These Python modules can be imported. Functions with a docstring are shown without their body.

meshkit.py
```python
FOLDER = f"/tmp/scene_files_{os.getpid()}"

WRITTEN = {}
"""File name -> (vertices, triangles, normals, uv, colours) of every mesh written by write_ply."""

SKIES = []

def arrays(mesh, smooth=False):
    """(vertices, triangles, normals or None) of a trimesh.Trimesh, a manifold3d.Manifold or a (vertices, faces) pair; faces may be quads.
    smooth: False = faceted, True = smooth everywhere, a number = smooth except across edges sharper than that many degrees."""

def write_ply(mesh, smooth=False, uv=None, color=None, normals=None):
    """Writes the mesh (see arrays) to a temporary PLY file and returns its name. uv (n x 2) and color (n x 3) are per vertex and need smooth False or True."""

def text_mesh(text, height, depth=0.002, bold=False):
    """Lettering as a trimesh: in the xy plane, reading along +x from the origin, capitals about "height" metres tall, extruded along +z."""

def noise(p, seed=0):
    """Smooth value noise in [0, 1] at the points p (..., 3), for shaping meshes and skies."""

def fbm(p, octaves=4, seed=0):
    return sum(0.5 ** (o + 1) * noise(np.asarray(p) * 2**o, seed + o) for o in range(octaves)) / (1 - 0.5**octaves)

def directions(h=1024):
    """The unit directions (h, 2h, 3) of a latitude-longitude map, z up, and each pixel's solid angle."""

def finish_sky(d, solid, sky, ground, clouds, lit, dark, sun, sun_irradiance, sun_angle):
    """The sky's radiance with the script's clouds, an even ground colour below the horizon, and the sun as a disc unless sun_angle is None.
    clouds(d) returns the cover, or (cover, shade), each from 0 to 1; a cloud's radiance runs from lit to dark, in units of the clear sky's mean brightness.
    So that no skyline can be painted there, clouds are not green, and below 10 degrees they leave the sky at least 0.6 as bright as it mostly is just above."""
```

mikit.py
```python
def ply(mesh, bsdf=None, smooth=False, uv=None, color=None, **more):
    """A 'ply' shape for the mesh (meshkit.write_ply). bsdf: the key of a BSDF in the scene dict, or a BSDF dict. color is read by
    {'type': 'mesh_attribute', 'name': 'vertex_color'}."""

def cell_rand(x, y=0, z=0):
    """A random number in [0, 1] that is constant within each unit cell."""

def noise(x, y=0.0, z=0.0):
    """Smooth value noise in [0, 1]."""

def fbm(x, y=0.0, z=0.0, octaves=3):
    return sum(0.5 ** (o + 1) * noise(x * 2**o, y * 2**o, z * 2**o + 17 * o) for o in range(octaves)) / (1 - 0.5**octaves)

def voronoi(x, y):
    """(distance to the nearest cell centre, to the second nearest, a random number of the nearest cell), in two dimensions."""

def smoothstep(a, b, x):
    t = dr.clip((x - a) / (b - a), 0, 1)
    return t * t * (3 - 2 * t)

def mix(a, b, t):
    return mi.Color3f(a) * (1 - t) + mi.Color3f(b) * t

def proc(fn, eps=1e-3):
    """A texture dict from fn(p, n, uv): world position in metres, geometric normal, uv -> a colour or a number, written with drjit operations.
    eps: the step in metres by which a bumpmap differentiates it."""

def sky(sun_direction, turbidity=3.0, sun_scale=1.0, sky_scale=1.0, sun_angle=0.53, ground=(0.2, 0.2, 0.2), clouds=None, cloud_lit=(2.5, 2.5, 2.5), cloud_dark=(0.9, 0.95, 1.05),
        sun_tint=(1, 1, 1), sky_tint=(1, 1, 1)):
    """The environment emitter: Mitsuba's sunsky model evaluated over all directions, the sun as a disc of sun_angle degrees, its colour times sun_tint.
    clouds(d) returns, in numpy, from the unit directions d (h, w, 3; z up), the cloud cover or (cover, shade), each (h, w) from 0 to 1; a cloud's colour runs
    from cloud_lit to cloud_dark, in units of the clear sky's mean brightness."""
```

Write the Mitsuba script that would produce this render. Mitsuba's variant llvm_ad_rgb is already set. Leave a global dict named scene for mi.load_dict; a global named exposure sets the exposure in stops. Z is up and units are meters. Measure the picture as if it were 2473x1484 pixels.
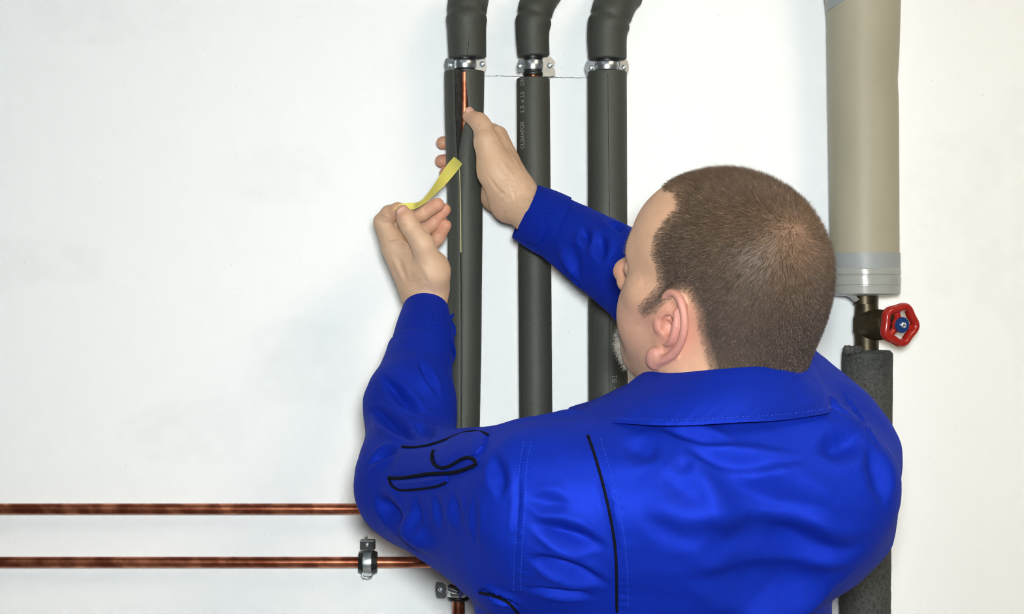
import math, numpy as np, trimesh, drjit as dr, mitsuba as mi, mikit, meshkit
import manifold3d as m3
from scipy.spatial import cKDTree, Delaunay
from scipy.interpolate import PchipInterpolator, splprep, splev
from shapely.geometry import Polygon, Point
from shapely import contains_xy

T = mi.ScalarTransform4f
scene, labels = {}, {}
# ------------------------------------------------------------------ camera, lights, exposure
F_PX, EYE = 3610.0, 1.5                      # focal length in pixels of the 2473 wide frame; eye height
scene['camera'] = {'type': 'perspective', 'fov_axis': 'x', 'fov': 2 * math.degrees(math.atan(2473 / 2 / F_PX)),
                   'to_world': T().look_at([0, 0, EYE], [0, 1, EYE], [0, 0, 1]), 'near_clip': 0.05, 'far_clip': 50.0}
exposure = 0.0
FLASH_AT, FLASH_R, FLASH_L = (0.03, -0.04, EYE + 0.085), 0.075, (700.0, 735.0, 740.0)
CEILING_L = ((0.8, 0.85, 0.9), (13.0, 10.6, 7.6))    # an added dim fill lamp on the left, a warm one on the right
scene['camera_flash'] = {'type': 'disk', 'to_world': T().look_at(list(FLASH_AT), [0.06, 1.9, 1.5], [0, 0, 1]).scale(FLASH_R),
                         'emitter': {'type': 'area', 'radiance': {'type': 'rgb', 'value': list(FLASH_L)}}}
labels['camera_flash'] = {'label': 'round flash head beside the camera', 'category': 'flash'}

WALL_Y, PIPE_Y = 1.96, 1.90


def at(px, py, d):
    """The point at distance d (along y) that is seen at a pixel of the 2473 x 1484 frame."""
    return np.array([(px - 1236.5) / F_PX * d, d, EYE + (742 - py) / F_PX * d])


def m(px, d=PIPE_Y):
    return px * d / F_PX


# ------------------------------------------------------------------ materials
def rgb(*c):
    return {'type': 'rgb', 'value': list(c[0] if len(c) == 1 else c)}


def bsdf(key, color, rough=0.5, spec=0.5, **more):
    d = {'type': 'principled', 'base_color': color if isinstance(color, dict) else rgb(color), 'roughness': rough, 'specular': spec}
    bump = more.pop('bump', None)
    d.update(more)
    if bump is not None:
        d = {'type': 'bumpmap', 'arbitrary': bump[0], 'scale': bump[1], 'bsdf': d}
    scene[key] = {'type': 'twosided', 'bsdf': d}


def f_wall(p, n, uv):
    b = mikit.fbm(p.x * 1.1 + 5, p.z * 1.1, p.y, 3)
    c = mikit.mix((0.755, 0.785, 0.780), (0.790, 0.800, 0.795), b)
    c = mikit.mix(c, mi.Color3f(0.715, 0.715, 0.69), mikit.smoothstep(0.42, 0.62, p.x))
    # pencil line ruled on the plaster between the pipes
    wob = (mikit.noise(p.x * 260, 3.0) - 0.5) * 0.0011
    line = dr.abs(p.z - (EYE + 0.3035 - 0.012 * (p.x + 0.04) / 0.14 * 0.25) - wob)
    on = (line < 0.00025 + 0.0004 * mikit.noise(p.x * 900, 1.0)) & (p.x > -0.045) & (p.x < 0.105) & (p.y > 1.9)
    c = dr.select(on, mi.Color3f(0.10, 0.10, 0.11), c)
    # small specks
    f1, f2, r = mikit.voronoi(p.x * 22, p.z * 22)
    c = dr.select((f1 < 0.014 * r) & (r > 0.72), c * 0.68, c)
    # faint scuffs
    s = mikit.fbm(p.x * 60, p.z * 60, 2.0, 2) * mikit.smoothstep(0.64, 0.75, mikit.noise(p.x * 7 + 3, p.z * 9))
    return c * (1 - 0.05 * s)


def f_wall_bump(p, n, uv):
    return mikit.fbm(p.x * 120, p.z * 120, p.y * 120, 3)


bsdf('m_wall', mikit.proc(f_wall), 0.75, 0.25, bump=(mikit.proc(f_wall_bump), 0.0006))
bsdf('m_wall_plain', (0.09, 0.095, 0.10), 0.8, 0.2)
bsdf('m_floor', (0.30, 0.29, 0.27), 0.6, 0.3)


def f_foam(p, n, uv):
    g = mikit.noise(p.x * 900, p.z * 900, p.y * 900)
    b = mikit.fbm(p.x * 25, p.z * 12, p.y * 25, 2)
    return mi.Color3f(0.053, 0.057, 0.0475) * (0.78 + 0.24 * g + 0.2 * b)


def f_foam_dark(p, n, uv):
    g = mikit.noise(p.x * 500, p.z * 500, p.y * 500)
    return mi.Color3f(0.048, 0.050, 0.046) * (0.55 + 0.9 * g)


def f_foam_cut(p, n, uv):
    g = mikit.fbm(p.x * 500, p.z * 300, p.y * 500, 2)
    return mi.Color3f(0.035, 0.034, 0.032) * (0.3 + 1.4 * g)


def f_fine(p, n, uv):
    return mikit.noise(p.x * 700, p.z * 700, p.y * 700)


bsdf('m_foam', mikit.proc(f_foam), 0.6, 0.30, metallic=0.3, bump=(mikit.proc(f_fine, 4e-4), 0.00012))
bsdf('m_foam_dark', mikit.proc(f_foam_dark), 0.8, 0.25, bump=(mikit.proc(f_fine, 4e-4), 0.0005))
bsdf('m_foam_cut', mikit.proc(f_foam_cut), 0.95, 0.1)
bsdf('m_seam', (0.012, 0.012, 0.011), 0.9, 0.1)
bsdf('m_print', (0.21, 0.22, 0.205), 0.6, 0.3)
bsdf('m_rubber', (0.008, 0.009, 0.010), 0.4, 0.5)


def f_copper(p, n, uv):
    b = mikit.fbm(p.x * 60 + p.z * 9, p.z * 60 + p.x * 7, p.y * 60, 3)
    return mikit.mix((0.20, 0.052, 0.026), (0.50, 0.185, 0.10), mikit.smoothstep(0.3, 0.75, b))


bsdf('m_copper', mikit.proc(f_copper), 0.33, 0.5, metallic=0.9)


def f_zinc(p, n, uv):
    b = mikit.fbm(p.x * 220, p.z * 220, p.y * 220, 2)
    return mikit.mix((0.50, 0.56, 0.60), (0.80, 0.84, 0.84), b)


bsdf('m_zinc', mikit.proc(f_zinc), 0.27, 0.5, metallic=0.95)


def f_clad(p, n, uv):
    b = mikit.fbm(p.x * 22, p.z * 10, p.y * 22, 3)
    c = mikit.mix((0.272, 0.255, 0.186), (0.325, 0.30, 0.222), b)
    st = mikit.smoothstep(0.55, 0.8, mikit.fbm(p.x * 40 + 9, p.z * 14, p.y * 40, 2)) * mikit.smoothstep(0.46, 0.485, p.x) * mikit.smoothstep(1.72, 1.80, p.z)
    c = mikit.mix(c, mi.Color3f(0.22, 0.17, 0.12), 0.55 * st)
    return c


bsdf('m_clad', mikit.proc(f_clad), 0.48, 0.22)


def f_cap(p, n, uv):
    b = mikit.smoothstep(0.6, 0.8, mikit.fbm(p.x * 60, p.z * 60, p.y * 60, 3))
    return mikit.mix((0.27, 0.28, 0.255), (0.22, 0.17, 0.12), b * 0.45)


bsdf('m_cap', mikit.proc(f_cap), 0.24, 0.3)
bsdf('m_cladtape', (0.24, 0.258, 0.255), 0.45, 0.3)


def f_brass(p, n, uv):
    b = mikit.fbm(p.x * 120, p.z * 120, p.y * 120, 3)
    return mikit.mix((0.035, 0.027, 0.014), (0.075, 0.058, 0.030), b)


bsdf('m_brass', mikit.proc(f_brass), 0.42, 0.5, metallic=0.7)
bsdf('m_red', (0.26, 0.010, 0.006), 0.2, 0.4, clearcoat=0.5)
bsdf('m_bluedisc', (0.008, 0.030, 0.11), 0.3, 0.5)
bsdf('m_liner', (0.60, 0.56, 0.13), 0.3, 0.5)
bsdf('m_glue', (0.40, 0.34, 0.10), 0.4, 0.5)
VC = {'type': 'mesh_attribute', 'name': 'vertex_color'}


def f_skin_bump(p, n, uv):
    return mikit.fbm(p.x * 900, p.z * 900, p.y * 900, 2) + 1.3 * mikit.fbm(p.x * 240, p.z * 240, p.y * 240, 2)


bsdf('m_skin', VC, 0.54, 0.36, bump=(mikit.proc(f_skin_bump, 3e-4), 0.00022))
bsdf('m_hair', VC, 0.33, 0.65)
bsdf('m_nail', (0.52, 0.31, 0.24), 0.28, 0.5)


def f_cloth(p, n, uv):
    g = mikit.noise(p.x * 1500, p.z * 1500, p.y * 1500)
    b = mikit.fbm(p.x * 30, p.z * 30, p.y * 30, 3)
    return mi.Color3f(0.0048, 0.0215, 0.305) * (0.82 + 0.18 * g + 0.18 * b)


def f_weave(p, n, uv):
    return mikit.noise(p.x * 1400, p.z * 1400, p.y * 1400) + 0.5 * mikit.fbm(p.x * 130, p.z * 130, p.y * 130, 2)


bsdf('m_cloth', mikit.proc(f_cloth), 0.66, 0.06, metallic=0.38, bump=(mikit.proc(f_weave, 4e-4), 0.00012))
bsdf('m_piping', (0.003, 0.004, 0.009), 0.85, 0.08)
bsdf('m_thread', (0.015, 0.05, 0.42), 0.6, 0.3)
bsdf('m_trousers', (0.010, 0.03, 0.30), 0.8, 0.2)
bsdf('m_shoe', (0.02, 0.018, 0.016), 0.5, 0.4)

# ------------------------------------------------------------------ scene helpers
def put(key, mesh, mat, label=None, cat=None, group=None, kind=None, smooth=35, **kw):
    scene[key] = mikit.ply(mesh, mat, smooth=smooth, **kw)
    tag(key, label, cat, group, kind)
    return key


def tag(key, label=None, cat=None, group=None, kind=None):
    e = {k: v for k, v in (('label', label), ('category', cat), ('group', group), ('kind', kind)) if v}
    if e:
        labels[key] = e


def cat_meshes(ms):
    return trimesh.util.concatenate(ms)


def box(cx, cy, cz, sx, sy, sz, bevel=0.0):
    if bevel <= 0:
        b = trimesh.creation.box((sx, sy, sz))
        b.apply_translation((cx, cy, cz))
        return b
    c = np.array([[a * (sx / 2 - bevel), b_ * (sy / 2 - bevel), e * (sz / 2 - bevel)] for a in (-1, 1) for b_ in (-1, 1) for e in (-1, 1)])
    v = np.vstack([c + off for off in np.vstack([np.eye(3), -np.eye(3)]) * bevel])
    h = trimesh.convex.convex_hull(v)
    h.apply_translation((cx, cy, cz))
    return h


def frame_along(p):
    """Tangents and two normals along a polyline, without twist."""
    p = np.asarray(p, float)
    t = np.gradient(p, axis=0)
    t /= np.linalg.norm(t, axis=1, keepdims=True) + 1e-12
    a = np.cross(t[0], [0, 1, 0] if abs(t[0][1]) < 0.9 else [1, 0, 0])
    a /= np.linalg.norm(a)
    A = []
    for k in range(len(p)):
        a = a - t[k] * (a @ t[k])
        a /= np.linalg.norm(a)
        A.append(a.copy())
    A = np.array(A)
    return t, A, np.cross(t, A)


def tube(p, r, sides=16, caps=True, shape=None):
    """A tube along the polyline p, radius r per point; shape(angles) scales the radius per angle."""
    p = np.asarray(p, float)
    n = len(p)
    r = np.broadcast_to(np.asarray(r, float), (n,))
    t, A, B = frame_along(p)
    ang = np.arange(sides) * 2 * np.pi / sides
    s = np.ones(sides) if shape is None else shape(ang)
    v = p[:, None] + (r[:, None] * s)[..., None] * (np.cos(ang)[None, :, None] * A[:, None] + np.sin(ang)[None, :, None] * B[:, None])
    v = v.reshape(-1, 3)
    i, j = np.meshgrid(np.arange(n - 1), np.arange(sides), indexing='ij')
    q = np.stack([i * sides + j, i * sides + (j + 1) % sides, (i + 1) * sides + (j + 1) % sides, (i + 1) * sides + j], -1).reshape(-1, 4)
    f = np.vstack([q[:, [0, 1, 2]], q[:, [0, 2, 3]]])
    if caps:
        v = np.vstack([v, p[0], p[-1]])
        k = np.arange(sides)
        f = np.vstack([f, np.stack([k * 0 + n * sides, (k + 1) % sides, k], 1), np.stack([k * 0 + n * sides + 1, (n - 1) * sides + k, (n - 1) * sides + (k + 1) % sides], 1)])
    return trimesh.Trimesh(v, f, process=False)


def lathe(profile, sides=40):
    """Revolves (radius, z) pairs about z."""
    pr = np.asarray(profile, float)
    return trimesh.creation.revolve(pr, sections=sides)


def to(mesh, mat):
    mesh = mesh.copy()
    mesh.apply_transform(mat)
    return mesh


def frame(o, x, y, z):
    M = np.eye(4)
    M[:3, 0], M[:3, 1], M[:3, 2], M[:3, 3] = x, y, z, o
    return M


def spline(pts, n=60):
    pts = np.asarray(pts, float)
    k = min(3, len(pts) - 1)
    tck, _ = splprep(pts.T, s=0, k=k)
    return np.array(splev(np.linspace(0, 1, n), tck)).T


def unit(v):
    v = np.asarray(v, float)
    return v / np.linalg.norm(v)


# ------------------------------------------------------------------ signed distance modelling
def s_cone(p, a, b, ra, rb):
    a, b = np.asarray(a, float), np.asarray(b, float)
    ab = b - a
    t = np.clip((p - a) @ ab / (ab @ ab), 0, 1)
    q = p - a - t[:, None] * ab
    return np.sqrt((q * q).sum(1)) - (ra + (rb - ra) * t)


def s_ell(p, c, r, M=None):
    q = p - np.asarray(c, float)
    if M is not None:
        q = q @ M
    r = np.asarray(r, float)
    k0 = np.sqrt(((q / r) ** 2).sum(1))
    k1 = np.sqrt(((q / r ** 2) ** 2).sum(1)) + 1e-9
    return k0 * (k0 - 1) / k1


def s_sph(p, c, r):
    q = p - np.asarray(c, float)
    return np.sqrt((q * q).sum(1)) - r


def smin(a, b, k):
    h = np.maximum(k - np.abs(a - b), 0) / k
    return np.minimum(a, b) - h * h * k * 0.25


def smax(a, b, k):
    return -smin(-a, -b, k)


CORNERS = [(a, b, c) for a in (0, 1) for b in (0, 1) for c in (0, 1)]
EDGES = [(i, j) for i in range(8) for j in range(i + 1, 8) if sum(abs(x - y) for x, y in zip(CORNERS[i], CORNERS[j])) == 1]


def loop_table():
    """For each of the 256 sign cases of a cell: which sheet of the surface each of its 12 edges belongs to (-1: none)."""
    tab = np.full((256, 12), -1, int)
    faces = [[k for k in range(8) if CORNERS[k][ax_] == s_] for ax_ in range(3) for s_ in (0, 1)]
    for case in range(1, 255):
        ins = [(case >> k) & 1 for k in range(8)]
        cross = [e for e, (i, j) in enumerate(EDGES) if ins[i] != ins[j]]
        par = {e: e for e in cross}
        def root(e):
            while par[e] != e:
                e = par[e]
            return e
        for fc in faces:
            fe = [e for e in cross if EDGES[e][0] in fc and EDGES[e][1] in fc]
            if len(fe) == 2:
                par[root(fe[0])] = root(fe[1])
            elif len(fe) == 4:
                for k in fc:
                    if ins[k]:
                        x, y = [e for e in fe if k in EDGES[e]]
                        par[root(x)] = root(y)
        names = {}
        for e in cross:
            tab[case, e] = names.setdefault(root(e), len(names))
    return tab


LOOPS = loop_table()


def surface(sdf, lo, hi, h, block=6):
    """Surface nets on the blocks of a grid that the surface may cross."""
    lo, hi = np.asarray(lo, float), np.asarray(hi, float)
    nb = np.ceil((hi - lo) / (h * block)).astype(int)
    ctr = np.stack(np.meshgrid(*[np.arange(k) for k in nb], indexing='ij'), -1).reshape(-1, 3)
    cv = sdf(lo + (ctr + 0.5) * h * block - h / 2)
    near = np.abs(cv) < h * block * 0.87 * 1.35 + 2 * h
    V = np.repeat(np.repeat(np.repeat(cv.reshape(nb).astype(np.float32), block, 0), block, 1), block, 2)
    bc = ctr[near] * block
    off = np.stack(np.meshgrid(*[np.arange(block)] * 3, indexing='ij'), -1).reshape(-1, 3)
    for s in range(0, len(bc), 2000):
        idx = (bc[s:s + 2000, None] + off[None]).reshape(-1, 3)
        V[idx[:, 0], idx[:, 1], idx[:, 2]] = sdf(lo + idx * h)
    for k in range(3):
        W = np.moveaxis(V, k, 0)
        W[0] = W[-1] = np.maximum(W[0], h / 2) * 0 + h / 2
    S = V < 0
    case = np.zeros(np.array(S.shape) - 1, np.uint8)
    for k, (a, b, c) in enumerate(CORNERS):
        case |= S[a:S.shape[0] - 1 + a, b:S.shape[1] - 1 + b, c:S.shape[2] - 1 + c].astype(np.uint8) << k
    cells = np.argwhere((case > 0) & (case < 255))
    cc = case[tuple(cells.T)]
    nl = LOOPS[cc].max(1) + 1                     # sheets of surface in each cell: one vertex each
    first = np.cumsum(nl) - nl
    ids = np.full(case.shape, -1, np.int32)
    ids[tuple(cells.T)] = np.arange(len(cells))
    val = np.stack([V[cells[:, 0] + a, cells[:, 1] + b, cells[:, 2] + c] for a, b, c in CORNERS], 1).astype(float)
    acc, cnt = np.zeros((nl.sum(), 3)), np.zeros(nl.sum())
    ca = np.array(CORNERS, float)
    for e, (i, j) in enumerate(EDGES):
        x = np.nonzero(LOOPS[cc, e] >= 0)[0]
        t = val[x, i] / (val[x, i] - val[x, j])
        w = first[x] + LOOPS[cc[x], e]
        acc[w] += cells[x] + ca[i] + t[:, None] * (ca[j] - ca[i])
        cnt[w] += 1
    v = lo + acc / cnt[:, None] * h
    faces = []
    for axis in range(3):
        sl0, sl1 = [slice(None)] * 3, [slice(None)] * 3
        sl0[axis], sl1[axis] = slice(0, -1), slice(1, None)
        e = np.argwhere(S[tuple(sl0)] != S[tuple(sl1)])
        u, w = (axis + 1) % 3, (axis + 2) % 3
        e = e[(e[:, u] > 0) & (e[:, w] > 0) & (e[:, u] < S.shape[u] - 1) & (e[:, w] < S.shape[w] - 1)]
        du, dw = np.eye(3, dtype=int)[u], np.eye(3, dtype=int)[w]
        q = []
        for off in (-du - dw, -dw, 0 * du, -du):
            k = ids[tuple((e + off).T)]
            lo_c = tuple(-off)
            hi_c = tuple(-off + np.eye(3, dtype=int)[axis])
            ei = EDGES.index(tuple(sorted((CORNERS.index(lo_c), CORNERS.index(hi_c)))))
            q.append(first[k] + LOOPS[cc[k], ei])
        q = np.stack(q, 1)
        flip = ~S[tuple(e.T)]
        q[flip] = q[flip][:, ::-1]
        faces.append(q)
    q = np.vstack(faces)
    return trimesh.Trimesh(v, np.vstack([q[:, [0, 1, 2]], q[:, [0, 2, 3]]]), process=False)


def relax(mesh, n=4, lam=0.5, mu=-0.52):
    import scipy.sparse as sp
    e = mesh.edges_unique
    N = len(mesh.vertices)
    W = sp.coo_matrix((np.ones(len(e) * 2), (np.r_[e[:, 0], e[:, 1]], np.r_[e[:, 1], e[:, 0]])), (N, N)).tocsr()
    W = sp.diags(1 / np.maximum(np.asarray(W.sum(1)).ravel(), 1)) @ W
    v = np.array(mesh.vertices)
    for _ in range(n):
        for s in (lam, mu):
            v = v + s * (W @ v - v)
    return trimesh.Trimesh(v, mesh.faces, process=False)


def vnormals(mesh):
    return meshkit.arrays(mesh, True)[2]


class Drape:
    """Finds points on a mesh from pixels, by rays from the camera's place."""
    def __init__(self, mesh):
        self.mesh, self.n = mesh, vnormals(mesh)
        self.ray = trimesh.ray.ray_pyembree.RayMeshIntersector(mesh)

    def hit(self, px):
        px = np.atleast_2d(np.asarray(px, float))
        d = np.stack([(px[:, 0] - 1236.5) / F_PX, np.ones(len(px)), (742 - px[:, 1]) / F_PX], 1)
        o = np.tile([0, 0, EYE], (len(px), 1)).astype(float)
        loc, ri, ti = self.ray.intersects_location(o, d, multiple_hits=False)
        P, N, ok = np.zeros((len(px), 3)), np.zeros((len(px), 3)), np.zeros(len(px), bool)
        P[ri], ok[ri] = loc, True
        f = self.mesh.faces[ti]
        b = trimesh.triangles.points_to_barycentric(self.mesh.triangles[ti], loc)
        n = (self.n[f] * b[..., None]).sum(1)
        N[ri] = n / np.linalg.norm(n, axis=1, keepdims=True)
        return P, N, ok

    def line(self, px, step=6.0, lift=0.0):
        px = np.asarray(px, float)
        c = spline(px, max(3, int(np.linalg.norm(np.diff(px, axis=0), axis=1).sum() / step))) if len(px) > 2 else \
            px[0] + (px[1] - px[0]) * np.linspace(0, 1, max(3, int(np.linalg.norm(px[1] - px[0]) / step)))[:, None]
        P, N, ok = self.hit(c)
        P, N = P[ok], N[ok]
        if len(P) > 4:   # smooth along the line
            for _ in range(2):
                P[1:-1] = (P[:-2] + 2 * P[1:-1] + P[2:]) / 4
        return P + N * lift, N

    def panel(self, poly, thick, step=5.0, lift=0.0, puff=0.0):
        """A patch of cloth of that outline lying on the mesh, with its own thickness."""
        pg = Polygon(poly)
        L = pg.exterior.length
        ring = np.array([pg.exterior.interpolate(s).coords[0] for s in np.arange(0, L, step * 0.5)])
        x0, y0, x1, y1 = pg.bounds
        gx, gy = np.meshgrid(np.arange(x0, x1, step), np.arange(y0, y1, step))
        g = np.stack([gx.ravel(), gy.ravel()], 1)
        g = g[contains_xy(pg.buffer(-step * 0.75), g[:, 0], g[:, 1])]
        q = np.vstack([ring, g])
        P, N, ok = self.hit(q)
        q, P, N = q[ok], P[ok], N[ok]
        nr = int(ok[:len(ring)].sum())
        tri = Delaunay(q).simplices
        cen = q[tri].mean(1)
        tri = tri[contains_xy(pg, cen[:, 0], cen[:, 1])]
        edge = np.minimum(cKDTree(q[:nr]).query(q)[0] / 14.0, 1) if puff else 0
        top = P + N * (lift + thick + puff * edge)[:, None] if puff else P + N * (lift + thick)
        bot = P + N * (lift - 0.002)
        a, b, c = top[tri[:, 0]], top[tri[:, 1]], top[tri[:, 2]]
        wrong = (np.cross(b - a, c - a) * N[tri[:, 0]]).sum(1) < 0
        tri[wrong] = tri[wrong][:, ::-1]
        n = len(q)
        f = [tri, tri[:, ::-1] + n]
        e = np.sort(np.vstack([tri[:, [0, 1]], tri[:, [1, 2]], tri[:, [2, 0]]]), 1)
        d_e = np.vstack([tri[:, [0, 1]], tri[:, [1, 2]], tri[:, [2, 0]]])
        u, inv, cnt = np.unique(e, axis=0, return_inverse=True, return_counts=True)
        bd = d_e[cnt[inv.ravel()] == 1]
        f += [np.stack([bd[:, 1], bd[:, 0], bd[:, 0] + n], 1), np.stack([bd[:, 1], bd[:, 0] + n, bd[:, 1] + n], 1)]
        return trimesh.Trimesh(np.vstack([top, bot]), np.vstack(f), process=False)


def emboss(mesh, folds, lobe=0.38, soft=0.30):
    """Offsets along the normals that press folds (pixel line, width in m, depth in m) into the mesh."""
    drape, v_ = Drape(mesh), np.array(mesh.vertices)
    tree_, disp_ = cKDTree(v_), np.zeros(len(v_))
    for px, wd_, dp_ in folds:
        P_, N_ = drape.line(px, 3.0 if wd_ < 0.004 else 4.0)
        if len(P_) < 3:
            continue
        cand = np.unique(np.concatenate(tree_.query_ball_point(P_, 3.2 * wd_)).astype(int))
        if not len(cand):
            continue
        dist, ix = cKDTree(P_).query(v_[cand])
        s_ = ix / (len(P_) - 1)
        tap = np.clip(np.minimum(s_, 1 - s_) / soft, 0.0, 1)
        tap = tap * tap * (3 - 2 * tap)
        x_ = dist / (wd_ * (0.4 + 0.6 * tap))
        disp_[cand] += -dp_ * tap * (np.exp(-x_ ** 2) - (lobe if wd_ < 0.010 else 0.16) * np.exp(-((x_ - 1.7) / 0.75) ** 2))
    return disp_, drape


# ------------------------------------------------------------------ the setting
def struct(name, mesh, mat):
    put(name, mesh, mat, kind='structure', smooth=False)


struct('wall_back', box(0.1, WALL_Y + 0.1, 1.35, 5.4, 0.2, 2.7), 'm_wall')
struct('wall_left', box(-2.65, 0.2, 1.35, 0.1, 3.32, 2.7), 'm_wall_plain')
struct('wall_right', box(2.85, 0.2, 1.35, 0.1, 3.32, 2.7), 'm_wall_plain')
struct('wall_rear', box(0.1, -1.51, 1.35, 5.4, 0.1, 2.7), 'm_wall_plain')
struct('floor', box(0.1, 0.25, -0.05, 5.8, 3.8, 0.1), 'm_floor')
struct('ceiling', box(0.1, 0.25, 2.75, 5.8, 3.8, 0.1), 'm_wall_plain')
for k, x in enumerate((-1.0, 1.05)):  # the left lamp is unseen, added for ambient fill
    key = 'ceiling_lamp' + ('' if k == 0 else '_001')
    put(key + '__housing', box(x, 0.35, 2.67, 0.66, 1.26, 0.06, 0.01), 'm_wall_plain')
    scene[key + '__diffuser'] = {'type': 'rectangle', 'to_world': T().translate([x, 0.35, 2.638]).rotate([1, 0, 0], 180).scale([0.3, 0.6, 1]),
                                 'emitter': {'type': 'area', 'radiance': rgb(CEILING_L[k])}}
    labels[key] = {'label': ('left' if k == 0 else 'right') + ' rectangular ceiling lamp behind the viewer', 'category': 'lamp', 'group': 'ceiling lamps'}


# ------------------------------------------------------------------ insulated pipes
def axis_points(px, y=PIPE_Y):
    return np.array([at(a, b, y) for a, b in px])


def straight(px, n=30, y=PIPE_Y):
    P = axis_points(px, y)
    zs = np.linspace(P[0, 2], P[-1, 2], n)
    o = np.argsort(P[:, 2])
    return np.stack([np.interp(zs, P[o, 2], P[o, 0]), np.interp(zs, P[o, 2], P[o, 1]), zs], 1)


def foam_tube(path, r_out, r_in, round_=0.0012, sides=56, wob=None):
    """A hollow foam sleeve along a path, ends slightly rounded."""
    p = np.asarray(path, float)
    n = len(p)
    t, A, B = frame_along(p)
    ro = np.broadcast_to(np.asarray(r_out, float), (n,)).copy()
    ri = np.broadcast_to(np.asarray(r_in, float), (n,))
    rings = [(p[0], ri[0], 0), (p[0], ro[0] - round_, 0), (p[0] + t[0] * round_, ro[0], 0)] + [(p[k], ro[k], k) for k in range(1, n - 1)] + \
            [(p[-1] - t[-1] * round_, ro[-1], n - 1), (p[-1], ro[-1] - round_, n - 1), (p[-1], ri[-1], n - 1)] + [(p[k], ri[k], k) for k in range(n - 2, 0, -1)]
    ang = np.arange(sides) * 2 * np.pi / sides
    V = []
    for c, r, k in rings:
        rr = r * np.ones(sides)
        if wob is not None and r > ri[k] * 1.5:
            rr = rr + wob(c, ang)
        V.append(c + rr[:, None] * (np.cos(ang)[:, None] * A[k] + np.sin(ang)[:, None] * B[k]))
    V = np.vstack(V)
    N = len(rings)
    i, j = np.meshgrid(np.arange(N), np.arange(sides), indexing='ij')
    q = np.stack([i * sides + j, i * sides + (j + 1) % sides, ((i + 1) % N) * sides + (j + 1) % sides, ((i + 1) % N) * sides + j], -1).reshape(-1, 4)
    return trimesh.Trimesh(V, np.vstack([q[:, [0, 1, 2]], q[:, [0, 2, 3]]]), process=False)


def bent_path(px, py_top, to_px, back, n=26):
    """The upper length of a pipe: up from below, then a bend towards the wall."""
    a = [at(q[0], q[1], q[2] if len(q) > 2 else PIPE_Y) for q in px]
    a.append(at(to_px[0], to_px[1], PIPE_Y + back))
    return spline(a, n)


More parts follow.
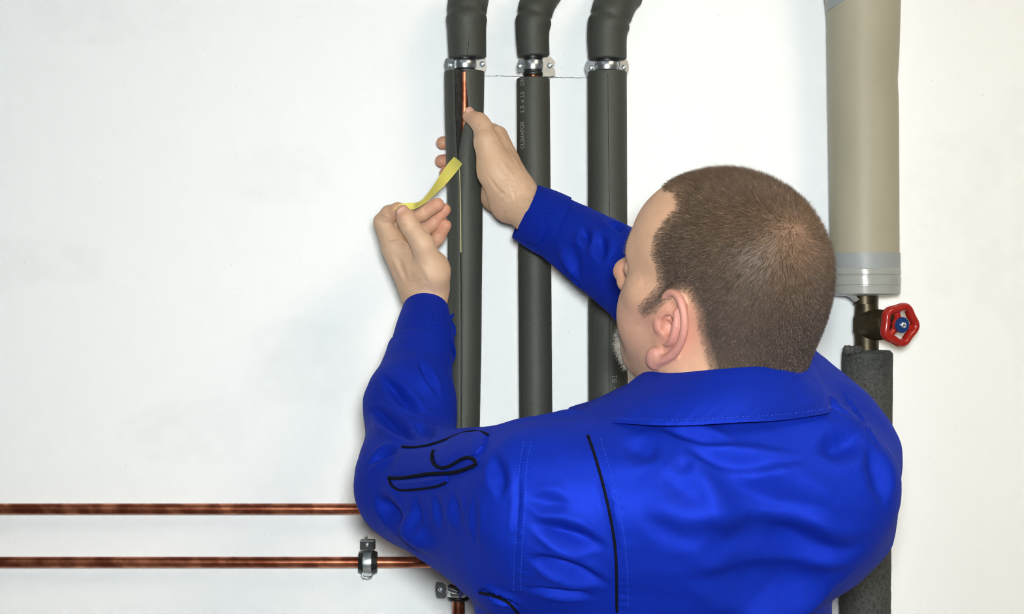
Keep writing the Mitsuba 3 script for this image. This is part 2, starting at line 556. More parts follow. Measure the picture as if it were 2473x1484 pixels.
def surf_line(path, r, px_list, width=0.0007, depth=0.0005):
    """A thin line lying on the front of a sleeve, following pixels."""
    out = []
    for x, y in px_list:
        p = at(x, y, PIPE_Y - r)
        k = np.argmin(np.abs(path[:, 2] - p[2]))
        dx = np.clip((p[0] - path[k, 0]) / r, -0.98, 0.98)
        out.append([path[k, 0] + dx * r, path[k, 1] - r * math.sqrt(1 - dx * dx), p[2]])
    out = np.array(out)
    return out


def print_on(path, r, text, px, py0, py1, height):
    """Lettering printed upwards along a sleeve."""
    t = meshkit.text_mesh(text, height, 0.0002)
    b = t.bounds
    v = np.array(t.vertices)
    z0, z1 = at(px, py0, PIPE_Y)[2], at(px, py1, PIPE_Y)[2]
    u = (v[:, 0] - b[0, 0]) / (b[1, 0] - b[0, 0])
    z = z0 + u * (z1 - z0)
    x0 = np.interp(z, path[np.argsort(path[:, 2]), 2], path[np.argsort(path[:, 2]), 0])
    a0 = math.asin(np.clip((at(px, 0, PIPE_Y)[0] - x0.mean()) / r, -0.95, 0.95))
    a = a0 - (v[:, 1] - height / 2) / r
    rr = r + 0.0001 + v[:, 2]
    w = np.stack([x0 + rr * np.sin(a), PIPE_Y - rr * np.cos(a), z], 1)
    f = np.array(t.faces)
    return trimesh.Trimesh(w, f, process=False)


def pipe_thing(key, label, copper_px, r_cu):
    P = straight(copper_px, 12)
    P = np.vstack([[P[0, 0], P[0, 1], 0.0] if P[0, 2] < P[-1, 2] else P[0], P])
    put(key + '__copper_tube', tube(P, r_cu, 28), 'm_copper', 'bare copper tube showing between the foam sleeves')
    labels[key] = {'label': label, 'category': 'pipe', 'group': 'insulated heating pipes on the wall'}


GRP = 'grey foam insulated heating pipes'
# --- pipe with the slit sleeve that the man is closing
k1 = 'insulated_pipe'
c1 = [(1107, 1490), (1107, 1450), (1117, 1040), (1121, 850), (1123, 540), (1122, 300), (1122, 160), (1124, 60)]
P = straight(c1, 40)
P = np.vstack([[P[0, 0], P[0, 1], 0.0], P])
put(k1 + '__copper_tube', tube(P, 0.0081, 28), 'm_copper', 'copper tube seen through the open slit')
tag(k1, 'grey foam insulated pipe slit open at the front, gripped by the man\'s hand', 'pipe')


def slit_sleeve():
    """C-shaped section swept down the pipe: the slit gapes at the top and closes lower down."""
    ys = np.r_[np.linspace(174, 420, 60), np.linspace(428, 900, 40), np.linspace(920, 1385, 12)]
    cx = np.interp(ys, [174, 300, 420, 540, 850, 1040, 1385], [1121.5, 1121, 1122, 1123.5, 1121, 1117, 1109])
    R = np.interp(ys, [174, 260, 330, 420, 540, 700], [48.5, 47.5, 45.5, 43, 42, 41.5])
    left = PchipInterpolator([174, 300, 380, 420, 620, 700, 1400], [1099, 1101, 1105.5, 1110.0, 1112.6, 1113.6, 1108])(ys)
    right = PchipInterpolator([174, 215, 262, 285, 310, 345, 382, 420, 620, 700, 1400], [1127.5, 1128, 1133, 1130, 1121, 1113, 1109, 1111.2, 1113.6, 1114.2, 1108.6])(ys)
    r_in = 0.0088
    na, nr = 64, 5
    V = []
    for y, c, r, l, rt in zip(ys, cx, R, left, right):
        a_l, a_r = math.asin((l - c) / r), math.asin((rt - c) / r)
        ro = m(r)
        a = np.linspace(a_r, a_l + 2 * np.pi, na)      # from the right lip round the back to the left lip
        o = at(c, y, PIPE_Y)
        fade = np.interp(y, [174, 330, 430], [1, 1, 0.0])
        # the right flap is pushed in by the thumb
        push = np.exp(-((y - 300) / 40.0) ** 2) * 0.0035
        rad_o = ro - push * np.exp(-((a - a_r) / 0.5) ** 2) + 0.002 * np.exp(-((y - 400) / 60.0) ** 2) * np.exp(-((a - a_r - 0.5) / 0.4) ** 2)
        ring_o = [(rad_o[k] * (1 - 0.02 * (k in (0, na - 1))), a[k]) for k in range(na)]
        # inner wall: the lips' cut faces lean outwards where the slit gapes
        gl, gr = a_l + np.interp(y, [174, 380, 420], [0.16, 0.06, 0]), a_r + np.interp(y, [174, 380, 420], [0.35, 0.05, 0])
        ai = np.linspace(gl + 2 * np.pi, gr, na)
        ring_i = [(r_in + (0.004 * fade), x) for x in ai]
        V.append([[o[0] + q * math.sin(x), PIPE_Y - q * math.cos(x), o[2]] for q, x in ring_o + ring_i])
    V = np.array(V)
    n, w = V.shape[:2]
    i, j = np.meshgrid(np.arange(n - 1), np.arange(w), indexing='ij')
    q = np.stack([i * w + j, (i + 1) * w + j, (i + 1) * w + (j + 1) % w, i * w + (j + 1) % w], -1).reshape(-1, 4)
    f = [q[:, [0, 1, 2]], q[:, [0, 2, 3]]]
    for row, sgn in ((0, 1), (n - 1, -1)):
        k = np.arange(na - 1)
        e = np.stack([row * w + k, row * w + k + 1, row * w + (w - 2 - k), row * w + (w - 1 - k)], -1)
        e = e if sgn > 0 else e[:, ::-1]
        f += [e[:, [0, 1, 2]], e[:, [0, 2, 3]]]
    lips = (q[:, 0] % w == na - 1) | (q[:, 0] % w == w - 1)
    mesh = trimesh.Trimesh(V.reshape(-1, 3), np.vstack(f), process=False)
    # the cut face of the left lip, its own rough dark foam
    lip = []
    for y, c, r, l in zip(ys, cx, R, left):
        if y > 392:
            break
        a_l = math.asin((l - c) / r)
        ro, o = m(r), at(c, y, PIPE_Y)
        wq = np.interp(y, [174, 300, 392], [1.0, 0.85, 0.25])
        pts = []
        for s in np.linspace(0, 1, 5):
            q_, x = ro * (1 - 0.015) + (0.0135 - ro) * s, a_l + 0.03 + (0.17 + 0.0 * s) * wq * s
            nz = (meshkit.noise(np.array([[y * 0.55, s * 6, 3.0]]))[0] - 0.5) * 0.0009
            pts.append([o[0] + q_ * math.sin(x) + nz + 0.0004, PIPE_Y - q_ * math.cos(x), o[2]])
        lip.append(pts)
    lip = np.array(lip)
    n2, w2 = lip.shape[:2]
    i, j = np.meshgrid(np.arange(n2 - 1), np.arange(w2 - 1), indexing='ij')
    q2 = np.stack([i * w2 + j, i * w2 + j + 1, (i + 1) * w2 + j + 1, (i + 1) * w2 + j], -1).reshape(-1, 4)
    return mesh, trimesh.Trimesh(lip.reshape(-1, 3), np.vstack([q2[:, [0, 1, 2]], q2[:, [0, 2, 3]]]), process=False)


sl, lip = slit_sleeve()
put(k1 + '__foam_sleeve', sl, 'm_foam', 'grey foam sleeve with a gaping slit down its front')
put(k1 + '__foam_sleeve__cut_face', lip, 'm_foam_cut', 'rough dark cut edge of the slit')
path1 = straight([(1109, 1385), (1117, 1040), (1121, 850), (1123.5, 540), (1122, 420), (1121, 300)], 60)
ln = surf_line(path1, m(42.3), [(1109.5, 400), (1111, 450), (1112, 500), (1112.7, 560), (1113, 610)])
put(k1 + '__foam_sleeve__adhesive_strip', tube(spline(ln, 40), 0.0006, 6), 'm_glue', 'thin yellow line of adhesive in the closed slit')
ln = surf_line(path1, m(41.6), [(1113, 610), (1114, 700), (1115, 800), (1115, 900), (1114, 1000), (1112, 1100)])
put(k1 + '__foam_sleeve__seam', tube(spline(ln, 40), 0.0003, 6), 'm_seam', 'dark closed seam')


def upper_sleeve(key, px, top, back, r0, r1, crease_py):
    p = bent_path(px, 0, top, back, 60)
    n = len(p)
    rr = np.linspace(r0, r1, n)
    # a crease where the sleeve bends
    z_c = at(0, crease_py, PIPE_Y)[2]
    rr = rr - 0.0022 * np.exp(-((p[:, 2] - z_c) / 0.0025) ** 2) + 0.0010 * np.exp(-((p[:, 2] - z_c + 0.008) / 0.006) ** 2)
    put(key, foam_tube(p, rr, 0.009, 0.0015), 'm_foam', 'upper foam sleeve bending back to the wall')
    return p


pu1 = upper_sleeve(k1 + '__foam_sleeve_001', [(1129, 141), (1128, 110), (1127, 70), (1127, 36), (1131, 0, 1.915)], (1134, -24), 0.029, m(45.5), m(50), 34)
ln = surf_line(pu1, m(46), [(1128, 131), (1131, 110), (1132, 80), (1129, 50), (1127.5, 38)])
put(k1 + '__foam_sleeve_001__seam', tube(spline(ln, 24), 0.0003, 6), 'm_seam', 'stitched looking dark seam')
put(k1 + '__copper_tube_001', tube([at(1124, 175, PIPE_Y), at(1127, 60, PIPE_Y)], 0.0081, 24), 'm_copper')

# --- middle and right pipes
k2 = 'insulated_pipe_001'
path2 = straight([(1298, 1484), (1294, 1000), (1291, 600), (1287.5, 190)], 50)
full2 = np.vstack([[path2[0, 0], PIPE_Y, 0.02], path2])
put(k2 + '__foam_sleeve', foam_tube(full2, m(40), 0.0078, 0.0012), 'm_foam', 'grey foam sleeve with pale print along its left side')
put(k2 + '__copper_tube', tube(straight([(1287.5, 260), (1287.5, 120)], 6), 0.0078, 24), 'm_copper')
put(k2 + '__lettering', cat_meshes([print_on(path2, m(40), t, 1261, a, b, 0.0062) for t, a, b in (('CLIMAPOR', 362, 298), ('13', 277, 259), ('x', 252, 245), ('15', 240, 226), ('DIN', 211, 194))]),
    'm_print', 'pale print reading CLIMAPOR 13 x 15 DIN', smooth=False)
tag(k2, 'slim grey foam insulated pipe with pale lettering, middle of the three', 'pipe')
pu2 = upper_sleeve(k2 + '__foam_sleeve_001', [(1288.5, 137), (1287, 110), (1286, 75), (1290, 40), (1302, 0, 1.915)], (1316, -24), 0.029, m(38.5), m(46), 40)

k3 = 'insulated_pipe_002'
path3 = straight([(1470, 1484), (1468.5, 960), (1467.5, 600), (1466, 174)], 50)
full3 = np.vstack([[path3[0, 0], PIPE_Y, 0.02], path3])
put(k3 + '__foam_sleeve', foam_tube(full3, m(47.5), 0.011, 0.0012), 'm_foam', 'thick grey foam sleeve with a straight seam')
put(k3 + '__copper_tube', tube(straight([(1466, 240), (1466, 110)], 6), 0.011, 24), 'm_copper')
ln = surf_line(path3, m(47.4), [(1468, 178), (1469, 300), (1471, 450), (1472, 560), (1472, 700), (1471, 860), (1471, 960)])
put(k3 + '__foam_sleeve__seam', tube(spline(ln, 40), 0.0003, 6), 'm_seam', 'dark seam down the front')
put(k3 + '__lettering', cat_meshes([print_on(path3, m(47.5), t, 1481, a, b, 0.0062) for t, a, b in (('B1', 922, 905), ('-', 938, 932), ('2', 954, 945))]), 'm_print', 'pale print reading 2 - B1', smooth=False)
tag(k3, 'thick grey foam insulated pipe with a front seam, beside the man\'s face', 'pipe')
pu3 = upper_sleeve(k3 + '__foam_sleeve_001', [(1467, 144), (1466, 110), (1467, 75), (1474, 44), (1490, 0, 1.914)], (1508, -24), 0.027, m(46), m(54), 46)

# --- bare copper pipes running left along the wall
COP_Y = 1.935
for n_, (py, lab) in enumerate(((1230, 'bare horizontal copper pipe, the upper of two, running left from the man\'s elbow'), (1359, 'bare horizontal copper pipe, the lower of two, held by a black clamp'))):
    key = 'copper_pipe' + ('' if n_ == 0 else '_001')
    xe = 1560 + 70 * n_
    p = [at(-760, py, COP_Y), at(0, py, COP_Y), at(870, py, COP_Y), at(xe, py, COP_Y)]
    end = p[-1] + [0.012, 0.004, 0]
    put(key, tube(np.vstack([p, end, end + [0.004, 0.012, 0], end + [0.004, 0.03, 0]]), 0.0071, 28), 'm_copper', lab, 'pipe')


# ------------------------------------------------------------------ pipe clamps
def screw(c, r=0.0034, d=(0, -1, 0)):
    """A dome screw head with a cross slot cut in."""
    prof = [(0, 0.0022), (r * 0.45, 0.0021), (r * 0.8, 0.0016), (r, 0.0006), (r, -0.0005), (0, -0.0005)]
    h = lathe(prof[::-1], 24)
    cut = [box(0, 0, 0.0022, r * 1.1, r * 0.22, 0.002), box(0, 0, 0.0022, r * 0.22, r * 1.1, 0.002)]
    try:
        M = m3.Manifold(m3.Mesh(np.asarray(h.vertices, np.float32), np.asarray(h.faces, np.uint32)))
        if M.status() == m3.Error.NoError:
            for c_ in cut:
                M -= m3.Manifold.cube((c_.extents[0], c_.extents[1], c_.extents[2]), True).translate((0, 0, 0.0022))
            mm = M.to_mesh()
            h = trimesh.Trimesh(mm.vert_properties[:, :3], mm.tri_verts, process=False)
    except Exception:
        pass
    z = unit(d)
    x = unit(np.cross([0, 0, 1], z)) if abs(z[2]) < 0.9 else np.array([1., 0, 0])
    return to(h, frame(np.asarray(c), x, np.cross(z, x), z))


def ring_band(cx, cy, cz, r, half_h, thick, a0, a1, bulge=0.0008, n=40, rows=7):
    """A curved band about a vertical pipe between two angles (0 = towards the viewer), with thickness."""
    a = np.linspace(a0, a1, n)
    s = np.linspace(-1, 1, rows)
    def sheet(rr):
        A, S = np.meshgrid(a, s, indexing='ij')
        R = rr + bulge * (1 - S ** 2)
        return np.stack([cx + R * np.sin(A), cy - R * np.cos(A), cz + half_h * S], -1).reshape(-1, 3)
    return solid_sheet(sheet(r + thick), sheet(r), n, rows)


def solid_sheet(top, bot, n, w):
    i, j = np.meshgrid(np.arange(n - 1), np.arange(w - 1), indexing='ij')
    q = np.stack([i * w + j, (i + 1) * w + j, (i + 1) * w + j + 1, i * w + j + 1], -1).reshape(-1, 4)
    N = n * w
    bd = [k * w for k in range(n)] + [(n - 1) * w + k for k in range(1, w)] + [k * w + w - 1 for k in range(n - 2, -1, -1)] + [k for k in range(w - 2, 0, -1)]
    bd = np.array(bd)
    nb = np.roll(bd, -1)
    e = np.stack([nb, bd, bd + N, nb + N], 1)
    q = np.vstack([q, q[:, ::-1] + N, e])
    mesh = trimesh.Trimesh(np.vstack([top, bot]), np.vstack([q[:, [0, 1, 2]], q[:, [0, 2, 3]]]), process=False)
    mesh.fix_normals() if False else None
    return mesh


def ear_plate(poly_px, y, thick=0.0016, tilt=0.0):
    """A flat clamp ear with the outline given in pixels at distance y."""
    pts = [at(a, b, y) for a, b in poly_px]
    pg = Polygon([(p[0], p[2]) for p in pts]).buffer(-0.0008).buffer(0.0008)
    e = trimesh.creation.extrude_polygon(pg, thick, engine='earcut')
    v = np.array(e.vertices)
    w = np.stack([v[:, 0], y + v[:, 2], v[:, 1]], 1)
    xm = w[:, 0].mean()
    w[:, 1] += (w[:, 0] - xm) * tilt
    e2 = trimesh.Trimesh(w, np.asarray(e.faces)[:, ::-1], process=False)
    return e2


def pipe_clamp(key, label, c_px, r_band, half_px, rub_half_px, left, right, sl, sr, digits=None):
    """A two-screw pipe clamp about a vertical pipe: rubber lining, band, two ears, two screws, a rod into the wall."""
    c = at(c_px[0], c_px[1], PIPE_Y)
    rub = []
    for dz in (-1, 1):
        prof = np.array([[r_band - 0.0025, -0.0022], [r_band + 0.0004, -0.0022], [r_band + 0.0012, -0.001], [r_band + 0.0012, 0.001], [r_band + 0.0004, 0.0022], [r_band - 0.0025, 0.0022], [r_band - 0.0025, -0.0022]])
        t_ = lathe(prof, 48)
        t_.apply_translation(c + [0, 0, dz * m(rub_half_px)])
        rub.append(t_)
    body = lathe(np.array([[r_band - 0.0030, -m(rub_half_px)], [r_band - 0.0004, -m(rub_half_px)], [r_band - 0.0004, m(rub_half_px)], [r_band - 0.0030, m(rub_half_px)], [r_band - 0.0030, -m(rub_half_px)]]), 48)
    body.apply_translation(c)
    put(key + '__rubber_lining', cat_meshes(rub + [body]), 'm_rubber', 'black rubber lining')
    put(key + '__band', ring_band(c[0], c[1], c[2], r_band, m(half_px), 0.0014, -1.45, 1.45, 0.0009), 'm_zinc', 'shiny zinc band')
    put(key + '__band_001', ring_band(c[0], c[1], c[2], r_band, m(half_px), 0.0014, math.pi - 1.45, math.pi + 1.45, 0.0009), 'm_zinc')
    ye = PIPE_Y - r_band * 0.30
    put(key + '__ear', ear_plate(left, ye, tilt=-0.25), 'm_zinc', smooth=20)
    put(key + '__ear_001', ear_plate(right, ye, tilt=0.25), 'm_zinc', smooth=20)
    put(key + '__screw', screw(at(sl[0], sl[1], ye - 0.0008), d=(0.0, -1, 0.05)), 'm_zinc', smooth=25)
    put(key + '__screw_001', screw(at(sr[0], sr[1], ye - 0.0008), d=(0.0, -1, 0.05)), 'm_zinc', smooth=25)
    put(key + '__wall_rod', tube([[c[0], PIPE_Y + r_band + 0.0005, c[2]], [c[0], WALL_Y + 0.002, c[2]]], 0.004, 16), 'm_zinc')
    tag(key, label, 'clamp', 'zinc pipe clamps on the wall')
    return c


def ear_px(x0, x1, y0, y1, side):
    r = (y1 - y0) * 0.18
    if side < 0:
        return [(x0 + 4, y0), (x1, y0 + 3), (x1, y1 - 8), (x1 - 8, y1), (x0 + 6, y1), (x0 + 1, y1 - 12), (x0, (y0 + y1) / 2), (x0 + 1, y0 + 8)]
    return [(x0, y0 + 3), (x1 - 4, y0), (x1 - 1, y0 + 8), (x1, (y0 + y1) / 2), (x1 - 1, y1 - 10), (x1 - 5, y1), (x0 + 8, y1 - 4), (x0, y1 - 8)]


pipe_clamp('pipe_clamp', 'shiny zinc pipe clamp above the slit sleeve, around the leftmost pipe', (1123, 157), m(25.5), 10, 15, ear_px(1073, 1101, 140, 174, -1), ear_px(1146, 1175, 142, 176, 1), (1088, 157), (1165, 155))
pipe_clamp('pipe_clamp_001', 'zinc pipe clamp with a torn right ear and bulky black rubber, around the middle pipe', (1287, 159), m(22.5), 11, 20,
           [(1252, 144), (1264, 145), (1264, 172), (1250, 175), (1248, 160)], [(1311, 141), (1330, 137), (1339, 146), (1341, 152), (1333, 158), (1341, 170), (1341, 180), (1330, 184), (1311, 186), (1310, 165)], (1256, 160), (1328, 158))
pipe_clamp('pipe_clamp_002', 'zinc pipe clamp around the thick right pipe of the three', (1466, 161), m(28), 10, 14, ear_px(1413, 1441, 147, 182, -1), ear_px(1492, 1519, 145, 181, 1), (1428, 164), (1507, 163))
pipe_clamp('pipe_clamp_003', 'shadowed pipe clamp low on the left pipe, half hidden by the blue sleeve', (1107, 1432), m(24), 8, 13,
           [(1054, 1407), (1070, 1408), (1077, 1415), (1078, 1440), (1074, 1444), (1055, 1444), (1051, 1430), (1051, 1416)], ear_px(1130, 1160, 1412, 1452, 1), (1065, 1425), (1151, 1417))
lump = tube([at(1085, 1425, PIPE_Y - 0.012), at(1096, 1428, PIPE_Y - 0.014), at(1106, 1431, PIPE_Y - 0.0165)], [0.0032, 0.0042, 0.003], 14)
put('pipe_clamp_003__latch', lump, 'm_zinc')

# clamp on the lower horizontal copper pipe
ck = 'pipe_clamp_004'
c = at(889, 1359, COP_Y)
def about_x(mesh):
    return to(mesh, frame(c, (0, 0, 1), (0, 1, 0), (-1, 0, 0)))
rubber = lathe(np.array([[0.0068, -0.0125], [0.0135, -0.0118], [0.0152, -0.008], [0.0160, -0.0065], [0.0160, 0.0065], [0.0152, 0.008], [0.0135, 0.0118], [0.0068, 0.0125], [0.0068, -0.0125]]), 12)
put(ck + '__rubber_lining', about_x(rubber), 'm_rubber', 'black faceted rubber body', smooth=25)
bandx = lathe(np.array([[0.0158, -0.0055], [0.0174, -0.005], [0.0178, 0.0], [0.0174, 0.005], [0.0158, 0.0055], [0.0158, -0.0055]]), 40)
put(ck + '__band', about_x(bandx), 'm_zinc', 'shiny band')
put(ck + '__bracket', cat_meshes([box(c[0], c[1] - 0.010, c[2] + 0.0235, 0.0185, 0.0016, 0.011, 0.0006), box(c[0] - 0.0004, c[1] - 0.004, c[2] + 0.0290, 0.0185, 0.0140, 0.0014, 0.0005),
                                  box(c[0] - 0.0088, c[1] - 0.004, c[2] + 0.0235, 0.0012, 0.0130, 0.011, 0.0004), box(c[0] + 0.0088, c[1] - 0.004, c[2] + 0.0235, 0.0012, 0.0130, 0.011, 0.0004)]), 'm_rubber', smooth=20)
put(ck + '__bracket__top_plate', box(c[0] - 0.0004, c[1] - 0.0095, c[2] + 0.0292, 0.0187, 0.0050, 0.0016, 0.0005), 'm_zinc', smooth=20)
put(ck + '__screw', cat_meshes([screw([c[0] - 0.0002, c[1] - 0.0112, c[2] + 0.0245], 0.0032), tube([[c[0] - 0.0025, c[1] - 0.006, c[2] + 0.026], [c[0] - 0.0025, c[1] - 0.006, c[2] + 0.034], [c[0] - 0.0025, c[1] - 0.006, c[2] + 0.0365]], [0.0022, 0.0022, 0.0008], 12)]), 'm_zinc', smooth=25)
loop = spline([[c[0] - 0.0052, c[1] - 0.012, c[2] - 0.0115], [c[0] - 0.0060, c[1] - 0.013, c[2] - 0.0155], [c[0], c[1] - 0.0125, c[2] - 0.0180], [c[0] + 0.0060, c[1] - 0.013, c[2] - 0.0155], [c[0] + 0.0052, c[1] - 0.012, c[2] - 0.0115]], 24)
put(ck + '__loop', tube(loop, 0.0011, 10), 'm_zinc')
put(ck + '__wall_rod', tube([[c[0], c[1] + 0.014, c[2]], [c[0], WALL_Y + 0.002, c[2]]], 0.004, 14), 'm_zinc')
tag(ck, 'small black and zinc clamp on the lower horizontal copper pipe', 'clamp', 'zinc pipe clamps on the wall')

# ------------------------------------------------------------------ clad pipe, valve and dark insulated pipe on the right
kc = 'clad_pipe'
ys = np.linspace(-330, 614, 90)
lx = np.interp(ys, [-330, -60, 10, 40, 250, 614], [1985, 1985, 1995, 1998, 2001, 2006.5])
rx = np.interp(ys, [-330, -60, 0, 110, 192, 300, 614], [2180, 2178, 2173, 2170, 2167, 2168.5, 2170])
n_a = 72
V = []
for y, l, r in zip(ys, lx, rx):
    o = at((l + r) / 2, y, PIPE_Y)
    a = np.arange(n_a) * 2 * np.pi / n_a
    R = m((r - l) / 2) * np.ones(n_a)
    R = np.minimum(R, 0.0565)
    dent = 0.0016 * np.exp(-((y - 192) / 30.0) ** 2) * np.exp(-((a - 1.05) / 0.35) ** 2)      # a dent on the right side
    R = R - dent
    V.append(np.stack([o[0] + R * np.sin(a), PIPE_Y - R * np.cos(a), np.full(n_a, o[2])], 1))
V = np.vstack(V)
i, j = np.meshgrid(np.arange(len(ys) - 1), np.arange(n_a), indexing='ij')
q = np.stack([i * n_a + j, (i + 1) * n_a + j, (i + 1) * n_a + (j + 1) % n_a, i * n_a + (j + 1) % n_a], -1).reshape(-1, 4)
put(kc + '__cladding', trimesh.Trimesh(V, np.vstack([q[:, [0, 1, 2]], q[:, [0, 2, 3]]]), process=False), 'm_clad', 'beige plastic sheet cladding with a dent on its right', smooth=True)
ov = []
for py_a, py_b, w_ in ((-60, 0, 1.0),):
    pts = [(1996, 30), (2010, 22), (2030, 13), (2060, 4), (2100, -6), (2170, -14)]
    c0 = at(2086, 0, PIPE_Y)
    path = []
    for x, y in pts:
        p = at(x, y, PIPE_Y)
        dx = np.clip((p[0] - c0[0]) / 0.0466, -0.995, 0.995)
        path.append([c0[0] + 0.0476 * dx, PIPE_Y - 0.0476 * math.sqrt(1 - dx * dx), p[2]])
    path = spline(path, 40)
    up = path + [0, 0, 0.06]
    top = np.stack([path, up], 1)
    ctr = np.array([c0[0], PIPE_Y, 0])
    nrm = top - ctr
    nrm[..., 2] = 0
    nrm /= np.linalg.norm(nrm, axis=-1, keepdims=True)
    ov.append(solid_sheet((top + nrm * 0.0006).reshape(-1, 3), (top - nrm * 0.0004).reshape(-1, 3), 40, 2))
put(kc + '__overlap_tape', cat_meshes(ov), 'm_cladtape', 'bluish grey tape wrapped slantwise at the top', smooth=40)
oc = at(2088.5, 660, PIPE_Y)
def zc(py):
    return at(0, py, PIPE_Y)[2] - oc[2]
rc = m(82.5)
put(kc + '__tape_band', to(lathe(np.array([[rc - 0.003, zc(652)], [rc + 0.0006, zc(652)], [rc + 0.0006, zc(613)], [rc - 0.003, zc(613)], [rc - 0.003, zc(652)]]), 64), frame(oc, (1, 0, 0), (0, 1, 0), (0, 0, 1))), 'm_cladtape', 'bluish grey tape band')
cap = np.array([[0.02, zc(716)], [m(62), zc(715)], [m(78), zc(713)], [rc + 0.0006, zc(710)], [rc + 0.0012, zc(693)], [rc + 0.0002, zc(692)], [rc + 0.0002, zc(690)], [rc + 0.0014, zc(689)], [rc + 0.0014, zc(669)], [rc + 0.0002, zc(668)], [rc + 0.0002, zc(665)],
                [rc + 0.0014, zc(664)], [rc + 0.0014, zc(652)], [rc + 0.0004, zc(650)], [rc - 0.004, zc(650)], [0.02, zc(652)], [0.02, zc(716)]])
put(kc + '__end_cap', to(lathe(cap, 72), frame(oc, (1, 0, 0), (0, 1, 0), (0, 0, 1))), 'm_cap', 'glossy grey end cap with two grooves', smooth=30)
# ragged strip of sheet hanging below the cap
rag = [at(a, b, PIPE_Y - 0.022) for a, b in ((2018, 712), (2040, 713), (2055, 720), (2068, 730), (2078, 724), (2066, 713))]
pg = Polygon([(p[0], p[2]) for p in rag])
e = trimesh.creation.extrude_polygon(pg, 0.002, engine='earcut')
v = np.array(e.vertices)
put(kc + '__loose_edge', trimesh.Trimesh(np.stack([v[:, 0], PIPE_Y - 0.022 + v[:, 2] + (v[:, 1] - v[:, 1].max()) * -0.8, v[:, 1]], 1), np.asarray(e.faces)[:, ::-1], process=False), 'm_cap', 'loose torn edge under the cap', smooth=False)
put(kc + '__inner_pipe', tube([at(2090, 735, PIPE_Y), at(2089, 640, PIPE_Y)], 0.0152, 24), 'm_brass')
tag(kc, 'wide beige clad pipe with a grey end cap, above the red handwheel', 'pipe')

kv = 'stop_valve'
vc = at(2093, 785, PIPE_Y)
body = []
rb = m(28.5)
body.append(to(lathe(np.array([[0.008, -m(62)], [rb, -m(62)], [rb + 0.0004, -m(24)], [rb + 0.0012, -m(20)], [rb + 0.0012, m(18)], [rb + 0.0002, m(24)], [rb - 0.0006, m(50)], [rb, m(68)], [0.008, m(68)], [0.008, -m(62)]]), 36), frame(vc, (1, 0, 0), (0, 1, 0), (0, 0, 1))))
hexr = lathe(np.array([[0.008, -m(19)], [rb + 0.0022, -m(19)], [rb + 0.0022, m(18)], [0.008, m(18)], [0.008, -m(19)]]), 8)
body.append(to(hexr, frame(vc, (1, 0, 0), (0, 1, 0), (0, 0, 1))))
put(kv + '__body', cat_meshes(body), 'm_brass', 'dark brass valve body', smooth=30)
ax = unit((0.60, -0.80, -0.02))
ux = unit(np.cross((0, 0, 1), ax))
uz = np.cross(ax, ux)
def on_axis(mesh, s):
    return to(mesh, frame(vc + ax * s, ux, uz, ax))
wheel_c = at(2174, 785, 1.832)
wd = wheel_c - vc
ax = unit(wd)
ux = unit(np.cross((0, 0, 1), ax))
uz = np.cross(ax, ux)
LN = np.linalg.norm(wd)
put(kv + '__bonnet', on_axis(lathe(np.array([[0.0, 0.008], [0.0185, 0.008], [0.0195, 0.024], [0.0190, 0.034], [0.0165, 0.040], [0.0150, 0.048], [0.008, 0.050], [0.007, LN - 0.004], [0.0, LN - 0.004]]), 40), 0.0), 'm_brass', 'dark brass bonnet')
# the five-lobed wheel, tilted a little more to the viewer than its stem
wax = unit(np.array([0.36, -0.93, -0.06]))
wu = unit(np.cross((0, 0, 1), wax))
wz = np.cross(wax, wu)
def on_wheel(mesh, s=0.0):
    return to(mesh, frame(wheel_c + wax * s, wu, wz, wax))
nA, nB = 100, 18
A = np.arange(nA) * 2 * np.pi / nA
B = np.arange(nB) * 2 * np.pi / nB
V = []
for a in A:
    lobe = 0.0215 + 0.0016 * math.cos(5 * a + 0.4)
    rr, hh = 0.0052, 0.0068
    V.append(np.stack([(lobe + rr * np.cos(B)) * math.cos(a), (lobe + rr * np.cos(B)) * math.sin(a), hh * np.sin(B) - 0.002], 1))
V = np.vstack(V)
i, j = np.meshgrid(np.arange(nA), np.arange(nB), indexing='ij')
q = np.stack([i * nB + j, ((i + 1) % nA) * nB + j, ((i + 1) % nA) * nB + (j + 1) % nB, i * nB + (j + 1) % nB], -1).reshape(-1, 4)
rim = trimesh.Trimesh(V, np.vstack([q[:, [0, 1, 2]], q[:, [0, 2, 3]]]), process=False)
spk = []
for a in (math.radians(-15), math.radians(105), math.radians(225)):
    spk.append(tube([[0.005 * math.cos(a), 0.005 * math.sin(a), -0.0025], [0.013 * math.cos(a), 0.013 * math.sin(a), -0.003], [0.0205 * math.cos(a), 0.0205 * math.sin(a), -0.002]], [0.0050, 0.0042, 0.0054], 14))
hubm = lathe(np.array([[0.0, -0.008], [0.0085, -0.008], [0.0098, -0.002], [0.0085, 0.002], [0, 0.0022]]), 30)
put(kv + '__handwheel', on_wheel(cat_meshes([rim, hubm] + spk)), 'm_red', 'glossy red lobed handwheel', smooth=True)
put(kv + '__handwheel__blue_disc', on_wheel(lathe(np.array([[0, 0.0020], [0.0094, 0.0020], [0.0098, 0.0042], [0.0092, 0.0054], [0.0, 0.0058]]), 36)), 'm_bluedisc', 'blue disc in the middle of the wheel')
put(kv + '__handwheel__screw', on_wheel(cat_meshes([lathe(np.array([[0, 0.005], [0.0036, 0.005], [0.0036, 0.0078], [0.0024, 0.0086], [0.0018, 0.0070], [0, 0.0068]]), 24)])), 'm_zinc', 'small steel screw')
tag(kv, 'brass stop valve with a red handwheel under the wide clad pipe', 'valve')

